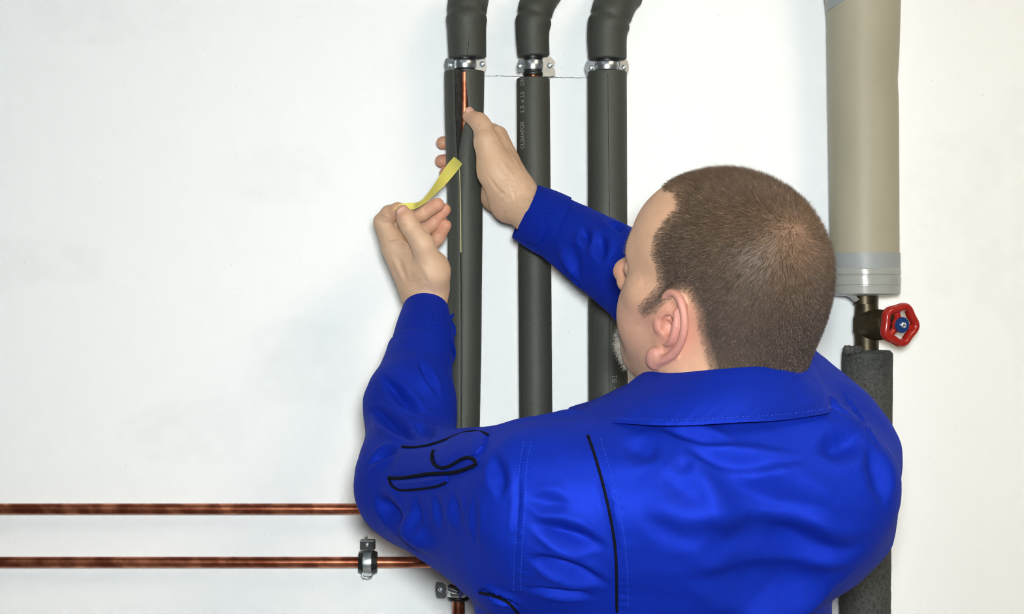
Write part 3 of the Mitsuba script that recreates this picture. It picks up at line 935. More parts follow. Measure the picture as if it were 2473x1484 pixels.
kd = 'dark_insulated_pipe'
pd = straight([(2089, 1484), (2094.5, 846)], 60)
pd = np.vstack([[pd[0, 0], PIPE_Y, 0.02], pd])
def rough(c_, ang):
    return (meshkit.noise(np.stack([np.cos(ang) * 9, np.sin(ang) * 9, np.full_like(ang, c_[2] * 320)], 1)) - 0.5) * 0.0009
put(kd + '__foam_sleeve', foam_tube(pd, m(60.5), 0.015, 0.004, 64, rough), 'm_foam_dark', 'rough charcoal foam sleeve')
fr = np.random.default_rng(4)
frag = []
for x in (2047, 2052, 2058, 2064, 2069, 2074):
    s_ = trimesh.creation.icosphere(2, 0.0045 + 0.002 * fr.random())
    s_.vertices *= 1 + 0.35 * (meshkit.noise(np.asarray(s_.vertices) * 700 + x) - 0.5)[:, None]
    s_.apply_translation(at(x, 848 - 3 * fr.random(), PIPE_Y - 0.021 - 0.004 * fr.random()))
    frag.append(s_)
put(kd + '__torn_edge', cat_meshes(frag), 'm_foam_dark', 'crumbly torn top edge', smooth=True)
tag(kd, 'rough charcoal foam insulated pipe below the red valve, behind the man\'s shoulder', 'pipe')


# ------------------------------------------------------------------ the man: body
HEAD_D = 1.45


def head_frame(th, ph, ro):
    Fv = np.array([-math.cos(th), math.sin(th), 0])
    Lv = np.array([-math.sin(th), -math.cos(th), 0])
    U = np.array([0, 0, 1.0])
    F2 = Fv * math.cos(ph) + U * math.sin(ph)
    U2 = -Fv * math.sin(ph) + U * math.cos(ph)
    L3 = Lv * math.cos(ro) - U2 * math.sin(ro)
    U3 = U2 * math.cos(ro) + Lv * math.sin(ro)
    return np.stack([F2, L3, U3], 1)


HR = head_frame(math.radians(35), math.radians(21), math.radians(20))
HC = at(1736, 713, HEAD_D)
HS = 0.935


def hloc(p):
    return (p - HC) @ HR / HS


def hworld(q):
    return np.asarray(q, float) @ HR.T * HS + HC


NECK = at(1760, 1000, 1.45)
neck_l = hloc(NECK[None])[0]


def sdf_head(p, ears=True):
    q = hloc(p)
    y = np.abs(q[:, 1])
    s = np.stack([q[:, 0], y, q[:, 2]], 1)
    d = s_ell(q, (-0.009, 0, 0.047), (0.102, 0.082, 0.0875))
    d = smin(d, s_ell(q, (0.044, 0, 0.046), (0.052, 0.064, 0.054)), 0.03)
    d = smin(d, s_ell(q, (-0.048, 0, 0.012), (0.060, 0.068, 0.068)), 0.03)
    d = smin(d, s_ell(q, (0.040, 0, -0.028), (0.054, 0.064, 0.082)), 0.03)
    d = smin(d, s_cone(s, (0.000, 0.060, -0.045), (0.062, 0.022, -0.090), 0.024, 0.022), 0.03)
    d = smin(d, s_ell(s, (0.052, 0.042, -0.030), (0.036, 0.032, 0.042)), 0.025)
    d = smin(d, s_cone(s, (0.050, 0.062, 0.004), (0.010, 0.071, 0.000), 0.014, 0.012), 0.025)     # cheekbone
    d = smin(d, s_cone(s, (0.090, 0.0, 0.033), (0.074, 0.042, 0.036), 0.013, 0.012), 0.018)       # brow
    d = smin(d, s_sph(q, (0.082, 0, -0.090), 0.023), 0.025)                                       # chin
    d = smin(d, s_ell(q, (0.030, 0, -0.085), (0.052, 0.044, 0.036)), 0.03)                        # under the chin
    d = smax(d, -s_sph(s, (0.101, 0.033, 0.011), 0.0155), 0.014)                                  # eye sockets
    d = smin(d, s_ell(s, (0.0825, 0.0325, 0.0105), (0.0135, 0.016, 0.0115)), 0.004)               # lids over the eyes
    d = smin(d, s_cone(q, (0.094, 0, 0.022), (0.115, 0, -0.014), 0.0085, 0.0115), 0.012)          # nose
    d = smin(d, s_sph(q, (0.1185, 0, -0.019), 0.0125), 0.008)
    d = smin(d, s_ell(s, (0.104, 0.0125, -0.025), (0.014, 0.0085, 0.0095)), 0.006)
    d = smax(d, -s_ell(s, (0.111, 0.006, -0.0345), (0.006, 0.0035, 0.006)), 0.003)
    d = smin(d, s_cone(s, (0.0965, 0.0, -0.060), (0.086, 0.024, -0.063), 0.0070, 0.004), 0.008)   # lips
    d = smin(d, s_cone(s, (0.0955, 0.0, -0.071), (0.086, 0.022, -0.066), 0.0075, 0.004), 0.006)
    # neck
    d = smin(d, s_cone(q, (-0.028, 0, -0.020), neck_l, 0.064, 0.076), 0.045)
    for sgn in (1, -1) if ears else ():
        near = (q[:, 1] * sgn > 0.03) & (np.abs(q[:, 0] + 0.01) < 0.07) & (np.abs(q[:, 2]) < 0.075)
        if near.any():
            qq = q[near].copy()
            qq[:, 1] *= sgn
            d[near] = sdf_ear(qq, d[near])
    return d


# the ear: a plane hinged at its front, standing out to the back; u runs to the back, w up
ES = 1.22
EAR_O = np.array([0.016, 0.0790, -0.010])
EAR_U = unit((-0.935, 0.36, 0.06))
EAR_W0 = np.array([-0.34, 0.02, 1.0])
EAR_W = unit(EAR_W0 - EAR_U * (EAR_W0 @ EAR_U))
EAR_N = np.cross(EAR_W, EAR_U)
EAR_N = EAR_N if EAR_N[1] > 0 else -EAR_N


def ep(u, w, n=0.0):
    return EAR_O + (EAR_U * u + EAR_W * w) * ES + EAR_N * n


HELIX = spline([ep(0.003, 0.013, 0.000), ep(0.001, 0.022, 0.003), ep(0.007, 0.030, 0.004), ep(0.016, 0.032, 0.004), ep(0.025, 0.027, 0.004), ep(0.031, 0.016, 0.003), ep(0.032, 0.003, 0.002), ep(0.028, -0.010, 0.001), ep(0.022, -0.020, 0.002), ep(0.012, -0.029, 0.004)], 26)
ANTI = spline([ep(0.012, 0.022, 0.002), ep(0.021, 0.015, 0.004), ep(0.024, 0.003, 0.005), ep(0.020, -0.009, 0.005), ep(0.012, -0.014, 0.005)], 14)


def sdf_ear(q, d):
    e = np.full(len(q), 1.0)
    # thin plate of the ear
    u, w, n = (q - EAR_O) @ EAR_U / ES, (q - EAR_O) @ EAR_W / ES, (q - EAR_O) @ EAR_N
    k = np.sqrt(((u - 0.014) / 0.019) ** 2 + ((w - 0.003) / 0.030) ** 2)
    plate = np.maximum((k - 1) * 0.019, np.abs(n + 0.002 - 0.002 * u / 0.03) - 0.0022)
    e = smin(e, plate, 0.004)
    r = np.interp(np.linspace(0, 1, 26), [0, 0.3, 0.7, 1], [0.0030, 0.0040, 0.0042, 0.0046])
    for a in range(25):
        e = np.minimum(e, s_cone(q, HELIX[a], HELIX[a + 1], r[a], r[a + 1]))
    for a in range(13):
        ra, rb = 0.0034 * math.sin(math.pi * (a + 1.5) / 16), 0.0034 * math.sin(math.pi * (a + 2.5) / 16)
        e = smin(e, s_cone(q, ANTI[a], ANTI[a + 1], ra, rb), 0.003)
    e = smin(e, s_ell(q, ep(0.005, -0.030, 0.0050), (0.0098, 0.0068, 0.0130)), 0.005)     # lobe
    e = smin(e, s_ell(q, ep(0.001, -0.003, 0.004), (0.0055, 0.0042, 0.0075)), 0.004)     # tragus
    out = smin(d, e, 0.0035)
    out = smax(out, -s_ell(q, ep(0.0105, 0.002, 0.002), (0.0085, 0.0100, 0.0110)), 0.003)
    out = smin(out, s_cone(q, ep(0.004, 0.006, -0.003), ep(0.015, 0.005, -0.001), 0.0022, 0.0016), 0.002)   # hollow of the ear
    out = smax(out, -s_ell(q, ep(0.0125, 0.0205, 0.004), (0.006, 0.003, 0.004)), 0.003)
    return out


# ---- hands: chains of joints in world space
def chain(p, pts, k=0.004):
    d = None
    for (a, ra), (b, rb) in zip(pts[:-1], pts[1:]):
        e = s_cone(p, a, b, ra, rb)
        d = e if d is None else smin(d, e, k)
    return d


LW = at(1027, 722, 1.800)
LH = dict(
    thumb=[(at(1044, 660, 1.772), 0.0186), (at(1021, 592, 1.757), 0.0138), (at(991, 548, 1.748), 0.0110), (at(982, 530, 1.748), 0.0106), (at(972, 512, 1.752), 0.0086)],
    index=[(at(951, 600, 1.790), 0.0142), (at(924, 536, 1.797), 0.0104), (at(940, 517, 1.789), 0.0100), (at(960, 508, 1.7805), 0.0086), (at(985, 508, 1.7755), 0.0076)],
    middle=[(at(960, 600, 1.812), 0.0132), (at(958, 552, 1.832), 0.0106), (at(982, 535, 1.832), 0.0100), (at(1020, 515, 1.825), 0.0094), (at(1056, 495, 1.820), 0.0086)],
    ring=[(at(972, 614, 1.830), 0.0126), (at(985, 586, 1.850), 0.0102), (at(1010, 567, 1.849), 0.0094), (at(1044, 540, 1.843), 0.0088), (at(1073, 507, 1.838), 0.0081)],
    pinky=[(at(988, 635, 1.846), 0.0116), (at(1012, 618, 1.858), 0.0090), (at(1034, 602, 1.858), 0.0085), (at(1058, 575, 1.852), 0.0081), (at(1076, 545, 1.844), 0.0074)])
RW = at(1257, 491, 1.846)
RHD = dict(
    thumb=[(at(1197, 412, 1.842), 0.0215), (at(1174, 345, 1.840), 0.0150), (at(1166, 308, 1.849), 0.0118), (at(1157, 295, 1.853), 0.0112), (at(1134, 281, 1.863), 0.0088)],
    index=[(at(1200, 330, 1.880), 0.0130), (at(1190, 318, 1.922), 0.0098), (at(1162, 326, 1.9370), 0.0088), (at(1108, 340, 1.9365), 0.0086), (at(1069, 345, 1.927), 0.0082)],
    middle=[(at(1206, 362, 1.893), 0.0132), (at(1184, 366, 1.928), 0.0100), (at(1158, 374, 1.9370), 0.0092), (at(1106, 385, 1.9370), 0.0086), (at(1066, 389, 1.928), 0.0082)],
    ring=[(at(1210, 402, 1.895), 0.0128), (at(1184, 410, 1.930), 0.0098), (at(1160, 413, 1.9370), 0.0090), (at(1108, 419, 1.9370), 0.0082), (at(1074, 419, 1.930), 0.0072)],
    pinky=[(at(1212, 445, 1.899), 0.0115), (at(1186, 450, 1.931), 0.0090), (at(1162, 450, 1.9365), 0.0082), (at(1125, 452, 1.9365), 0.0076), (at(1100, 455, 1.933), 0.0070)])


def sdf_lhand(p):
    d = s_cone(p, at(1030, 800, 1.754), LW, 0.0262, 0.0240)
    for j, (px, py, dd, r) in dict(index=(1005, 690, 1.792, 0.0205), middle=(1012, 692, 1.802, 0.0205), ring=(1022, 695, 1.812, 0.0195), pinky=(1030, 700, 1.820, 0.0175)).items():
        d = smin(d, s_cone(p, at(px, py, dd), LH[j][0][0], r, LH[j][0][1] + 0.001), 0.014)
    d = smin(d, s_cone(p, at(1042, 690, 1.786), LH['thumb'][0][0], 0.020, 0.0188), 0.018)
    d = smin(d, s_cone(p, at(1046, 640, 1.785), at(1028, 690, 1.790), 0.017, 0.020), 0.015)
    d = smin(d, chain(p, LH['thumb']), 0.010)
    d = smin(d, s_cone(p, at(990, 610, 1.780), at(1000, 640, 1.780), 0.010, 0.016), 0.012)    # web
    for j in ('index', 'middle', 'ring', 'pinky'):
        d = smin(d, chain(p, LH[j]), 0.0018)
    # creases
    d = smax(d, -s_cone(p, at(985, 595, 1.748), at(981, 606, 1.752), 0.0020, 0.0012), 0.003)
    return d


def sdf_rhand(p):
    d = s_cone(p, at(1330, 550, 1.816), RW, 0.0310, 0.0262)
    for j, (px, py, dd, r) in dict(index=(1237, 446, 1.844, 0.020), middle=(1237, 455, 1.848, 0.020), ring=(1234, 467, 1.853, 0.019), pinky=(1230, 482, 1.857, 0.018)).items():
        d = smin(d, s_cone(p, at(px, py, dd), RHD[j][0][0], r, RHD[j][0][1] + 0.001), 0.014)
    d = smin(d, s_cone(p, at(1236, 470, 1.846), RHD['thumb'][0][0], 0.024, 0.0215), 0.018)
    d = smin(d, s_cone(p, at(1196, 477, 1.884), at(1226, 500, 1.858), 0.0150, 0.0185), 0.012)   # heel of the hand
    d = smin(d, s_cone(p, at(1190, 440, 1.878), at(1195, 478, 1.884), 0.0130, 0.0155), 0.012)
    d = smin(d, chain(p, RHD['thumb']), 0.010)
    d = smin(d, s_cone(p, at(1186, 345, 1.862), at(1205, 395, 1.868), 0.011, 0.018), 0.014)
    for j in ('index', 'middle', 'ring', 'pinky'):
        d = smin(d, chain(p, RHD[j]), 0.0020)
    return d


# ---- joints of the arms and the trunk
LS, LE, LWR = at(1315, 1222, 1.38), at(998, 1160, 1.585), at(1030, 800, 1.754)
RS, RE, RWR = at(1985, 1060, 1.50), at(1640, 738, 1.70), at(1330, 543, 1.816)
YAW = math.radians(24)
TL, TF = np.array([-math.cos(YAW), -math.sin(YAW), 0]), np.array([-math.sin(YAW), math.cos(YAW), 0])
# trunk sections of the jacket: z, centre x, centre y, half width, half depth
TRUNK = np.array([[0.90, 0.153, 1.510, 0.182, 0.150], [1.00, 0.151, 1.515, 0.180, 0.150], [1.10, 0.147, 1.515, 0.176, 0.150], [1.21, 0.143, 1.500, 0.174, 0.152], [1.235, 0.160, 1.488, 0.186, 0.156], [1.27, 0.176, 1.472, 0.197, 0.164],
                  [1.32, 0.186, 1.452, 0.191, 0.162], [1.36, 0.195, 1.449, 0.183, 0.142], [1.385, 0.200, 1.451, 0.155, 0.119], [1.41, 0.205, 1.452, 0.112, 0.096], [1.44, 0.208, 1.455, 0.085, 0.084]])


def s_trunk(p, shrink=0.0):
    z = np.clip(p[:, 2], TRUNK[0, 0], TRUNK[-1, 0])
    c = [PchipInterpolator(TRUNK[:, 0], TRUNK[:, i])(z) for i in (1, 2, 3, 4)]
    yw = np.interp(p[:, 2], [1.10, 1.21, 1.33, 1.38], [-0.12, -0.05, 0.36, YAW])      # the trunk twists towards the reaching arms
    u = -(p[:, 0] - c[0]) * np.cos(yw) - (p[:, 1] - c[1]) * np.sin(yw)
    v = -(p[:, 0] - c[0]) * np.sin(yw) + (p[:, 1] - c[1]) * np.cos(yw)
    a, b = c[2] - shrink, c[3] - shrink
    k0 = np.sqrt((u / a) ** 2 + (v / b) ** 2)
    k1 = np.sqrt((u / a ** 2) ** 2 + (v / b ** 2) ** 2) + 1e-9
    d = np.where(k0 < 0.2, -np.minimum(a, b) * 0.8, k0 * (k0 - 1) / k1)
    return smax(d * 0.85, np.maximum(TRUNK[0, 0] + shrink - p[:, 2], p[:, 2] - TRUNK[-1, 0] + shrink), 0.02)


def sdf_under(p):
    """Neck, trunk, arms and legs under the clothes."""
    d = s_trunk(p, 0.048)
    d = smin(d, s_cone(p, LS, LE, 0.052, 0.038), 0.05)
    d = smin(d, s_cone(p, LE, LWR, 0.038, 0.0258), 0.03)
    d = smin(d, s_cone(p, RS, RE, 0.048, 0.042), 0.05)
    d = smin(d, s_cone(p, RE, RWR, 0.040, 0.0305), 0.03)
    d = smin(d, s_cone(p, NECK + [0, 0, -0.03], NECK, 0.080, 0.0745), 0.03)
    for s in (1, -1):
        hip = np.array([0.158, 1.44, 0.92]) + TL * 0.085 * s
        knee, ankle = hip + TF * 0.02 + [0, 0, -0.43], hip + [0, 0, -0.83]
        d = smin(d, s_cone(p, hip, knee, 0.080, 0.055), 0.03)
        d = smin(d, s_cone(p, knee, ankle, 0.054, 0.038), 0.02)
    return d


def to_manifold(mesh):
    return m3.Manifold(m3.Mesh(np.asarray(mesh.vertices, np.float32), np.asarray(mesh.faces, np.uint32)))


head = relax(surface(sdf_head, hworld((0, 0, 0)) - 0.19, hworld((0, 0, 0)) + 0.19, 0.0017), 3)
lo = np.min([at(895, 480, 1.74), at(1100, 815, 1.74)], axis=0); hi = np.max([at(895, 480, 1.88), at(1100, 830, 1.88)], axis=0)
lo, hi = np.minimum(lo, hi) - 0.01, np.maximum(lo, hi) + 0.015
hi[2] = at(0, 470, 1.80)[2]; lo[2] = at(0, 880, 1.75)[2]
lhand = relax(surface(sdf_lhand, lo, hi, 0.0014), 3)
lo = np.array([at(1030, 0, 1.90)[0], 1.78, at(0, 630, 1.85)[2]]); hi = np.array([at(1400, 0, 1.86)[0], 1.955, at(0, 235, 1.86)[2]])
rhand = relax(surface(sdf_rhand, lo, hi, 0.0014), 3)
def press(mesh, folds):
    d_, dr_ = emboss(mesh, [(px, a_ / 1000, b_ / 1000) for px, a_, b_ in folds], 0.25, 0.35)
    return trimesh.Trimesh(np.array(mesh.vertices) + dr_.n * d_[:, None], mesh.faces, process=False)


lhand = press(lhand, [([(962, 540), (976, 545), (992, 540), (1000, 532)], 1.5, 0.9), ([(962, 548), (978, 552), (1000, 543)], 1.3, 0.6), ([(966, 534), (980, 537), (996, 528)], 1.3, 0.6),
                      ([(912, 522), (925, 524), (940, 530)], 1.5, 0.8), ([(935, 584), (955, 577), (973, 573)], 1.6, 0.9), ([(972, 570), (982, 583), (986, 598), (982, 612)], 2.2, 1.8), ([(986, 596), (992, 604)], 1.6, 1.0),
                      ([(950, 553), (958, 560), (970, 563)], 1.5, 0.8), ([(1022, 500), (1026, 514)], 1.4, 0.7), ([(1046, 522), (1052, 534)], 1.4, 0.7), ([(1058, 562), (1064, 572)], 1.4, 0.6),
                      ([(945, 620), (960, 650), (975, 690)], 3.2, -1.2), ([(953, 610), (972, 648), (985, 690)], 3.0, 0.9), ([(1010, 640), (1030, 660), (1040, 690)], 4.0, -0.8), ([(985, 706), (1010, 712), (1050, 708)], 1.8, 0.5), ([(1000, 720), (1030, 722), (1065, 716)], 1.8, 0.5)])
rhand = press(rhand, [([(1147, 338), (1156, 343), (1166, 341)], 1.5, 0.8), ([(1146, 348), (1156, 352), (1168, 348)], 1.5, 0.7), ([(1146, 362), (1155, 364), (1166, 360)], 1.4, 0.5), ([(1150, 318), (1158, 316), (1166, 308)], 1.4, 0.6),
                      ([(1150, 306), (1158, 300), (1160, 290)], 1.3, 0.5), ([(1196, 300), (1206, 322), (1222, 340)], 2.2, 1.2), ([(1190, 310), (1204, 340), (1220, 365)], 2.6, -0.9), ([(1178, 420), (1200, 455), (1230, 478)], 2.4, 0.9),
                      ([(1205, 380), (1225, 410), (1250, 440)], 3.2, -0.9), ([(1230, 430), (1240, 460), (1245, 500)], 2.0, 0.5), ([(1190, 372), (1210, 400), (1236, 430)], 3.0, 0.6), ([(1218, 340), (1240, 380), (1262, 415)], 3.0, -0.8)])
under = surface(sdf_under, np.array([-0.25, 1.15, 0.02]), np.array([0.48, 1.95, 1.70]), 0.0075)
parts = [to_manifold(x) for x in (head, lhand, rhand, under)]
print('manifold', [str(x.status()) for x in parts])
U = parts[0] + parts[1] + parts[2] + parts[3]
mm = U.to_mesh()
body = trimesh.Trimesh(mm.vert_properties[:, :3], mm.tri_verts, process=False)
print('body', len(body.faces), U.status(), len(U.decompose()))

labels['person'] = {'label': 'man in blue work jacket seen from behind, closing the foam sleeve of a pipe', 'category': 'person'}
rng = np.random.default_rng(7)

# hair line, found where the photograph shows it and mirrored to the far side
HAIR_PX = [(1602, 447), (1632, 468), (1640, 500), (1606, 535), (1581, 575), (1574, 612), (1590, 660), (1586, 690), (1540, 740), (1552, 768), (1586, 758), (1614, 728), (1640, 712), (1660, 709), (1679, 745), (1686, 800), (1699, 850), (1708, 892)]
dh = Drape(head)
HAIR_PX[0] = next((x, 447) for x in range(1590, 1700, 2) if dh.hit([(x, 447)])[2][0])
hp, hn, hok = dh.hit(HAIR_PX)
hl = hloc(hp[hok])
line_xz = np.vstack([hl[:, [0, 2]], [[hl[-1, 0] - 0.03, -0.12], [-0.30, -0.12], [-0.30, 0.30], [hl[0, 0] + 0.004, 0.30]]])
HAIR_PG = Polygon(line_xz).buffer(0)


def hair_mask(q):
    """Whether points of the head (its own axes) lie under hair, and how far inside the hair line."""
    inside = contains_xy(HAIR_PG, q[:, 0], q[:, 2])
    dd = cKDTree(np.array([HAIR_PG.exterior.interpolate(t).coords[0] for t in np.linspace(0, HAIR_PG.exterior.length, 900)])).query(q[:, [0, 2]])[0]
    return inside, dd


bv, bn = np.array(body.vertices), vnormals(body)
ql = hloc(bv)
nz = meshkit.fbm(bv * 90, 3, 5)
SK = np.array([0.485, 0.315, 0.205])
col = SK * (0.92 + 0.16 * nz)[:, None]
def blush(centre, r, c, amount):
    global col
    w = amount * np.exp(-(((bv - centre) ** 2).sum(1)) / r ** 2)
    col = col * (1 - w[:, None]) + np.array(c) * w[:, None]
headv = np.linalg.norm(bv - hworld((0, 0, 0.02)), axis=1) < 0.20
col[headv] *= np.array([0.92, 0.83, 0.80])
for sgn in (1, -1):
    e0 = ep(0.016, 0.0, 0.0) * [1, sgn, 1]
    blush(hworld(e0), 0.030, (0.45, 0.165, 0.125), 0.85)
    blush(hworld((0.045, 0.066 * sgn, -0.03)), 0.035, (0.45, 0.225, 0.16), 0.55)
blush(hworld((0.119, 0, -0.019)), 0.020, (0.47, 0.20, 0.135), 0.8)
for hnd in (LH, RHD):
    for fn, ch in hnd.items():
        blush(ch[-1][0], 0.016, (0.48, 0.20, 0.13), 0.75 if fn != 'thumb' else 0.35)
        blush(ch[-2][0], 0.014, (0.47, 0.22, 0.145), 0.45 if fn != 'thumb' else 0.2)
ins, dd = hair_mask(ql)
onhead = headv & (ql[:, 2] > -0.11) & (np.abs(ql[:, 1]) < 0.085)
def on_ear(c_, q):
    m_ = np.zeros(len(c_), bool)
    near = (np.abs(q[:, 1]) > 0.05) & (np.abs(q[:, 0]) < 0.07) & (np.abs(q[:, 2]) < 0.07)
    m_[near] = sdf_head(c_[near], False) > 0.0016
    return m_


earv = on_ear(bv, ql)
wz = np.where(earv, 0.72, 0.0)[:, None]
col = col * (1 - wz) + np.array([0.43, 0.185, 0.150]) * wz
w = np.where(onhead & ins & ~earv, np.clip(dd / 0.012, 0, 1), 0)[:, None] * (1 - 0.35 * np.exp(-(np.linalg.norm(ql - [-0.082, 0.012, 0.093], axis=1) / 0.036) ** 2))[:, None]
col = col * (1 - w * 0.95) + np.array([0.034, 0.023, 0.016]) * w * 0.95
# stubble shade on jaw and neck
wj = np.where(headv, 0.16 * np.clip((-ql[:, 2] - 0.02) / 0.05, 0, 1) * (ql[:, 0] > -0.02), 0)[:, None]
col = col * (1 - wj) + np.array([0.16, 0.12, 0.10]) * wj
put('person__body', body, 'm_skin', 'face, neck, ears and hands', smooth=True, color=np.clip(col, 0, 1))


def strands(root, nrm, tang, length, rad, lean, colour, bend=0.5, jit=0.25):
    """Short hairs as thin three-sided spikes, all in one mesh."""
    n = len(root)
    d0 = nrm * (1 - lean)[:, None] + tang * lean[:, None] + rng.normal(size=(n, 3)) * jit
    d0 /= np.linalg.norm(d0, axis=1, keepdims=True)
    d1 = d0 + tang * bend
    d1 /= np.linalg.norm(d1, axis=1, keepdims=True)
    p1 = root + d0 * (length * 0.5)[:, None]
    p2 = p1 + d1 * (length * 0.5)[:, None]
    a = np.cross(d0, nrm + rng.normal(size=(n, 3)) * 0.5)
    a /= np.linalg.norm(a, axis=1, keepdims=True) + 1e-9
    b = np.cross(d0, a)
    V = []
    for c_, r_ in ((root - nrm * 0.0005, 1.0), (p1, 0.8)):
        for k in range(3):
            t_ = 2 * np.pi * k / 3
            V.append(c_ + (a * math.cos(t_) + b * math.sin(t_)) * (rad * r_)[:, None])
    V.append(p2)
    V = np.stack(V, 1)
    f = []
    for k in range(3):
        j = (k + 1) % 3
        f += [[k, j, 3 + j], [k, 3 + j, 3 + k], [3 + k, 3 + j, 6]]
    F = (np.array(f)[None] + 7 * np.arange(n)[:, None, None]).reshape(-1, 3)
    return trimesh.Trimesh(V.reshape(-1, 3), F, process=False), np.repeat(colour, 7, 0)


def scatter(mesh, n, mask):
    """n points spread evenly on the faces for which mask(face centres) holds."""
    tri = mesh.triangles
    cen = tri.mean(1)
    ok = np.nonzero(mask(cen))[0]
    area = np.linalg.norm(np.cross(tri[ok, 1] - tri[ok, 0], tri[ok, 2] - tri[ok, 0]), axis=1)
    pick = ok[rng.choice(len(ok), n, p=area / area.sum())]
    u, v_ = rng.random(n), rng.random(n)
    fl = u + v_ > 1
    u[fl], v_[fl] = 1 - u[fl], 1 - v_[fl]
    t_ = tri[pick]
    P = t_[:, 0] + u[:, None] * (t_[:, 1] - t_[:, 0]) + v_[:, None] * (t_[:, 2] - t_[:, 0])
    N = np.cross(t_[:, 1] - t_[:, 0], t_[:, 2] - t_[:, 0])
    return P, N / np.linalg.norm(N, axis=1, keepdims=True)


def head_hair_mask(c_):
    q = hloc(c_)
    i_, d_ = hair_mask(q)
    near_ear = on_ear(c_, q)
    return i_ & (q[:, 2] > -0.10) & ~near_ear & (np.linalg.norm(q, axis=1) < 0.19)


N_HAIR = 95000
hp, hn = scatter(head, N_HAIR, head_hair_mask)
hq = hloc(hp)
_, hd = hair_mask(hq)
WHORL = np.array([-0.082, 0.012, 0.093])
away = hq - WHORL
away[:, 2] -= 0.02                                       # combed down and forward from the whorl
nl = hn @ HR
spin = np.cross(nl, away) * 0.45 * np.exp(-(np.linalg.norm(away, axis=1) / 0.05) ** 2)[:, None]
tang = away + spin
tang -= nl * (tang * nl).sum(1, keepdims=True)
tang /= np.linalg.norm(tang, axis=1, keepdims=True) + 1e-9
tang = tang @ HR.T
topness = np.clip((hq[:, 2] - 0.02) / 0.09, 0, 1)
edge = np.clip(hd / 0.020, 0.0, 1)
length = (0.0050 + 0.0050 * topness) * (0.55 + 0.45 * edge) * rng.uniform(0.7, 1.15, N_HAIR)
crown = np.exp(-(np.linalg.norm(hq - WHORL, axis=1) / 0.036) ** 2)
keep = rng.random(N_HAIR) < np.clip(0.45 + hd / 0.007, 0, 1) * (1 - 0.45 * crown)
tone = meshkit.fbm(hp * 160, 2, 9)[:, None] * 0.5 + rng.random((N_HAIR, 1)) * 0.8
ctop, cside = np.array([0.086, 0.052, 0.030]), np.array([0.058, 0.041, 0.030])
colour = (ctop * topness[:, None] + cside * (1 - topness[:, None])) * (0.34 + 1.10 * tone) * np.where(rng.random((N_HAIR, 1)) < 0.14 + 0.25 * crown[:, None], 2.5, 1.0)  # extra pale strands at the crown paint in the hair highlight
hm, hc_ = strands(hp[keep], hn[keep], tang[keep], length[keep], rng.uniform(0.00008, 0.00014, keep.sum()), np.full(keep.sum(), 0.62), colour[keep], 0.5, 0.16)
put('person__hair', hm, 'm_hair', 'short cropped brown hair with a crown whorl', kind='stuff', smooth=True, color=hc_)


def patch_hair(key, n, mask, dirn, length, colour, label, rad=0.0001, lean=0.6, src=None):
    P_, N_ = scatter(src if src is not None else head, n, mask)
    t_ = np.tile(unit(dirn), (n, 1))
    t_ = t_ - N_ * (t_ * N_).sum(1, keepdims=True)
    t_ /= np.linalg.norm(t_, axis=1, keepdims=True) + 1e-9
    c_ = np.asarray(colour) * rng.uniform(0.6, 1.3, (n, 1))
    msh, cc_ = strands(P_, N_, t_, length * rng.uniform(0.6, 1.2, n), np.full(n, rad), np.full(n, lean), c_, 0.6, 0.3)
    put(key, msh, 'm_hair', label, kind='stuff', smooth=True, color=cc_)


def brow_mask(c_):
    q = hloc(c_)
    y = np.abs(q[:, 1])
    return (q[:, 0] > 0.05) & (y > 0.012) & (y < 0.052) & (np.abs(q[:, 2] - (0.034 + 0.004 * np.sin(y * 60))) < 0.005)


patch_hair('person__eyebrow', 330, brow_mask, HR @ np.array([-0.4, 0.9, 0.2]), 0.0048, (0.10, 0.07, 0.05), 'brown eyebrow')


def goatee_mask(c_):
    q = hloc(c_)
    return (q[:, 0] > 0.066) & (np.abs(q[:, 1]) < 0.030) & (q[:, 2] < -0.045) & (q[:, 2] > -0.112) & ~((np.abs(q[:, 2] + 0.066) < 0.006) & (np.abs(q[:, 1]) < 0.022))


patch_hair('person__goatee', 5000, goatee_mask, HR @ np.array([0.5, 0, -0.8]), 0.010, (0.40, 0.37, 0.31), 'short greying goatee', 0.00014, 0.4)
for nm, hm_, wr, fw in (('', lhand, LW, LWR), ('_001', rhand, RW, RWR)):
    axis_ = unit(fw - wr)
    def wrist_mask(c_):
        s_ = (c_ - wr) @ axis_
        return (s_ > -0.022) & (s_ < 0.035) & ((c_[:, 2] < at(0, 672, 1.8)[2]) if nm == '' else ((c_[:, 0] > at(1212, 0, 1.86)[0]) & (c_[:, 1] < 1.868))) & (meshkit.fbm(c_ * 60, 2, 3) > 0.40)
    patch_hair('person__arm_hair' + nm, 420, wrist_mask, -axis_ + np.array([-0.5, 0.1, -0.3]), 0.010, (0.10, 0.065, 0.045), 'fine dark hair on the wrist', 0.00005, 0.85, hm_)

# finger nails
def nail(key, tip, base, face, wdt, lng):
    x = unit(tip - base)
    z = unit(face - x * (face @ x))
    y = np.cross(z, x)
    u, v_ = np.meshgrid(np.linspace(-1, 1, 11), np.linspace(-1, 1, 11), indexing='ij')
    r_ = np.maximum(np.abs(u) ** 3 + np.abs(v_) ** 3, 1e-9)
    k_ = np.where(r_ > 1, r_ ** (-1 / 3), 1)
    u, v_ = u * k_, v_ * k_
    pt = tip + x * (u * lng)[..., None] + y * (v_ * wdt)[..., None] + z * (0.0004 - 0.0026 * v_ ** 2 - 0.0008 * (u > 0) * u ** 2)[..., None]
    put(key, solid_sheet((pt + z * 0.0004).reshape(-1, 3), (pt - z * 0.0006).reshape(-1, 3), 11, 11), 'm_nail', 'finger nail', smooth=True)


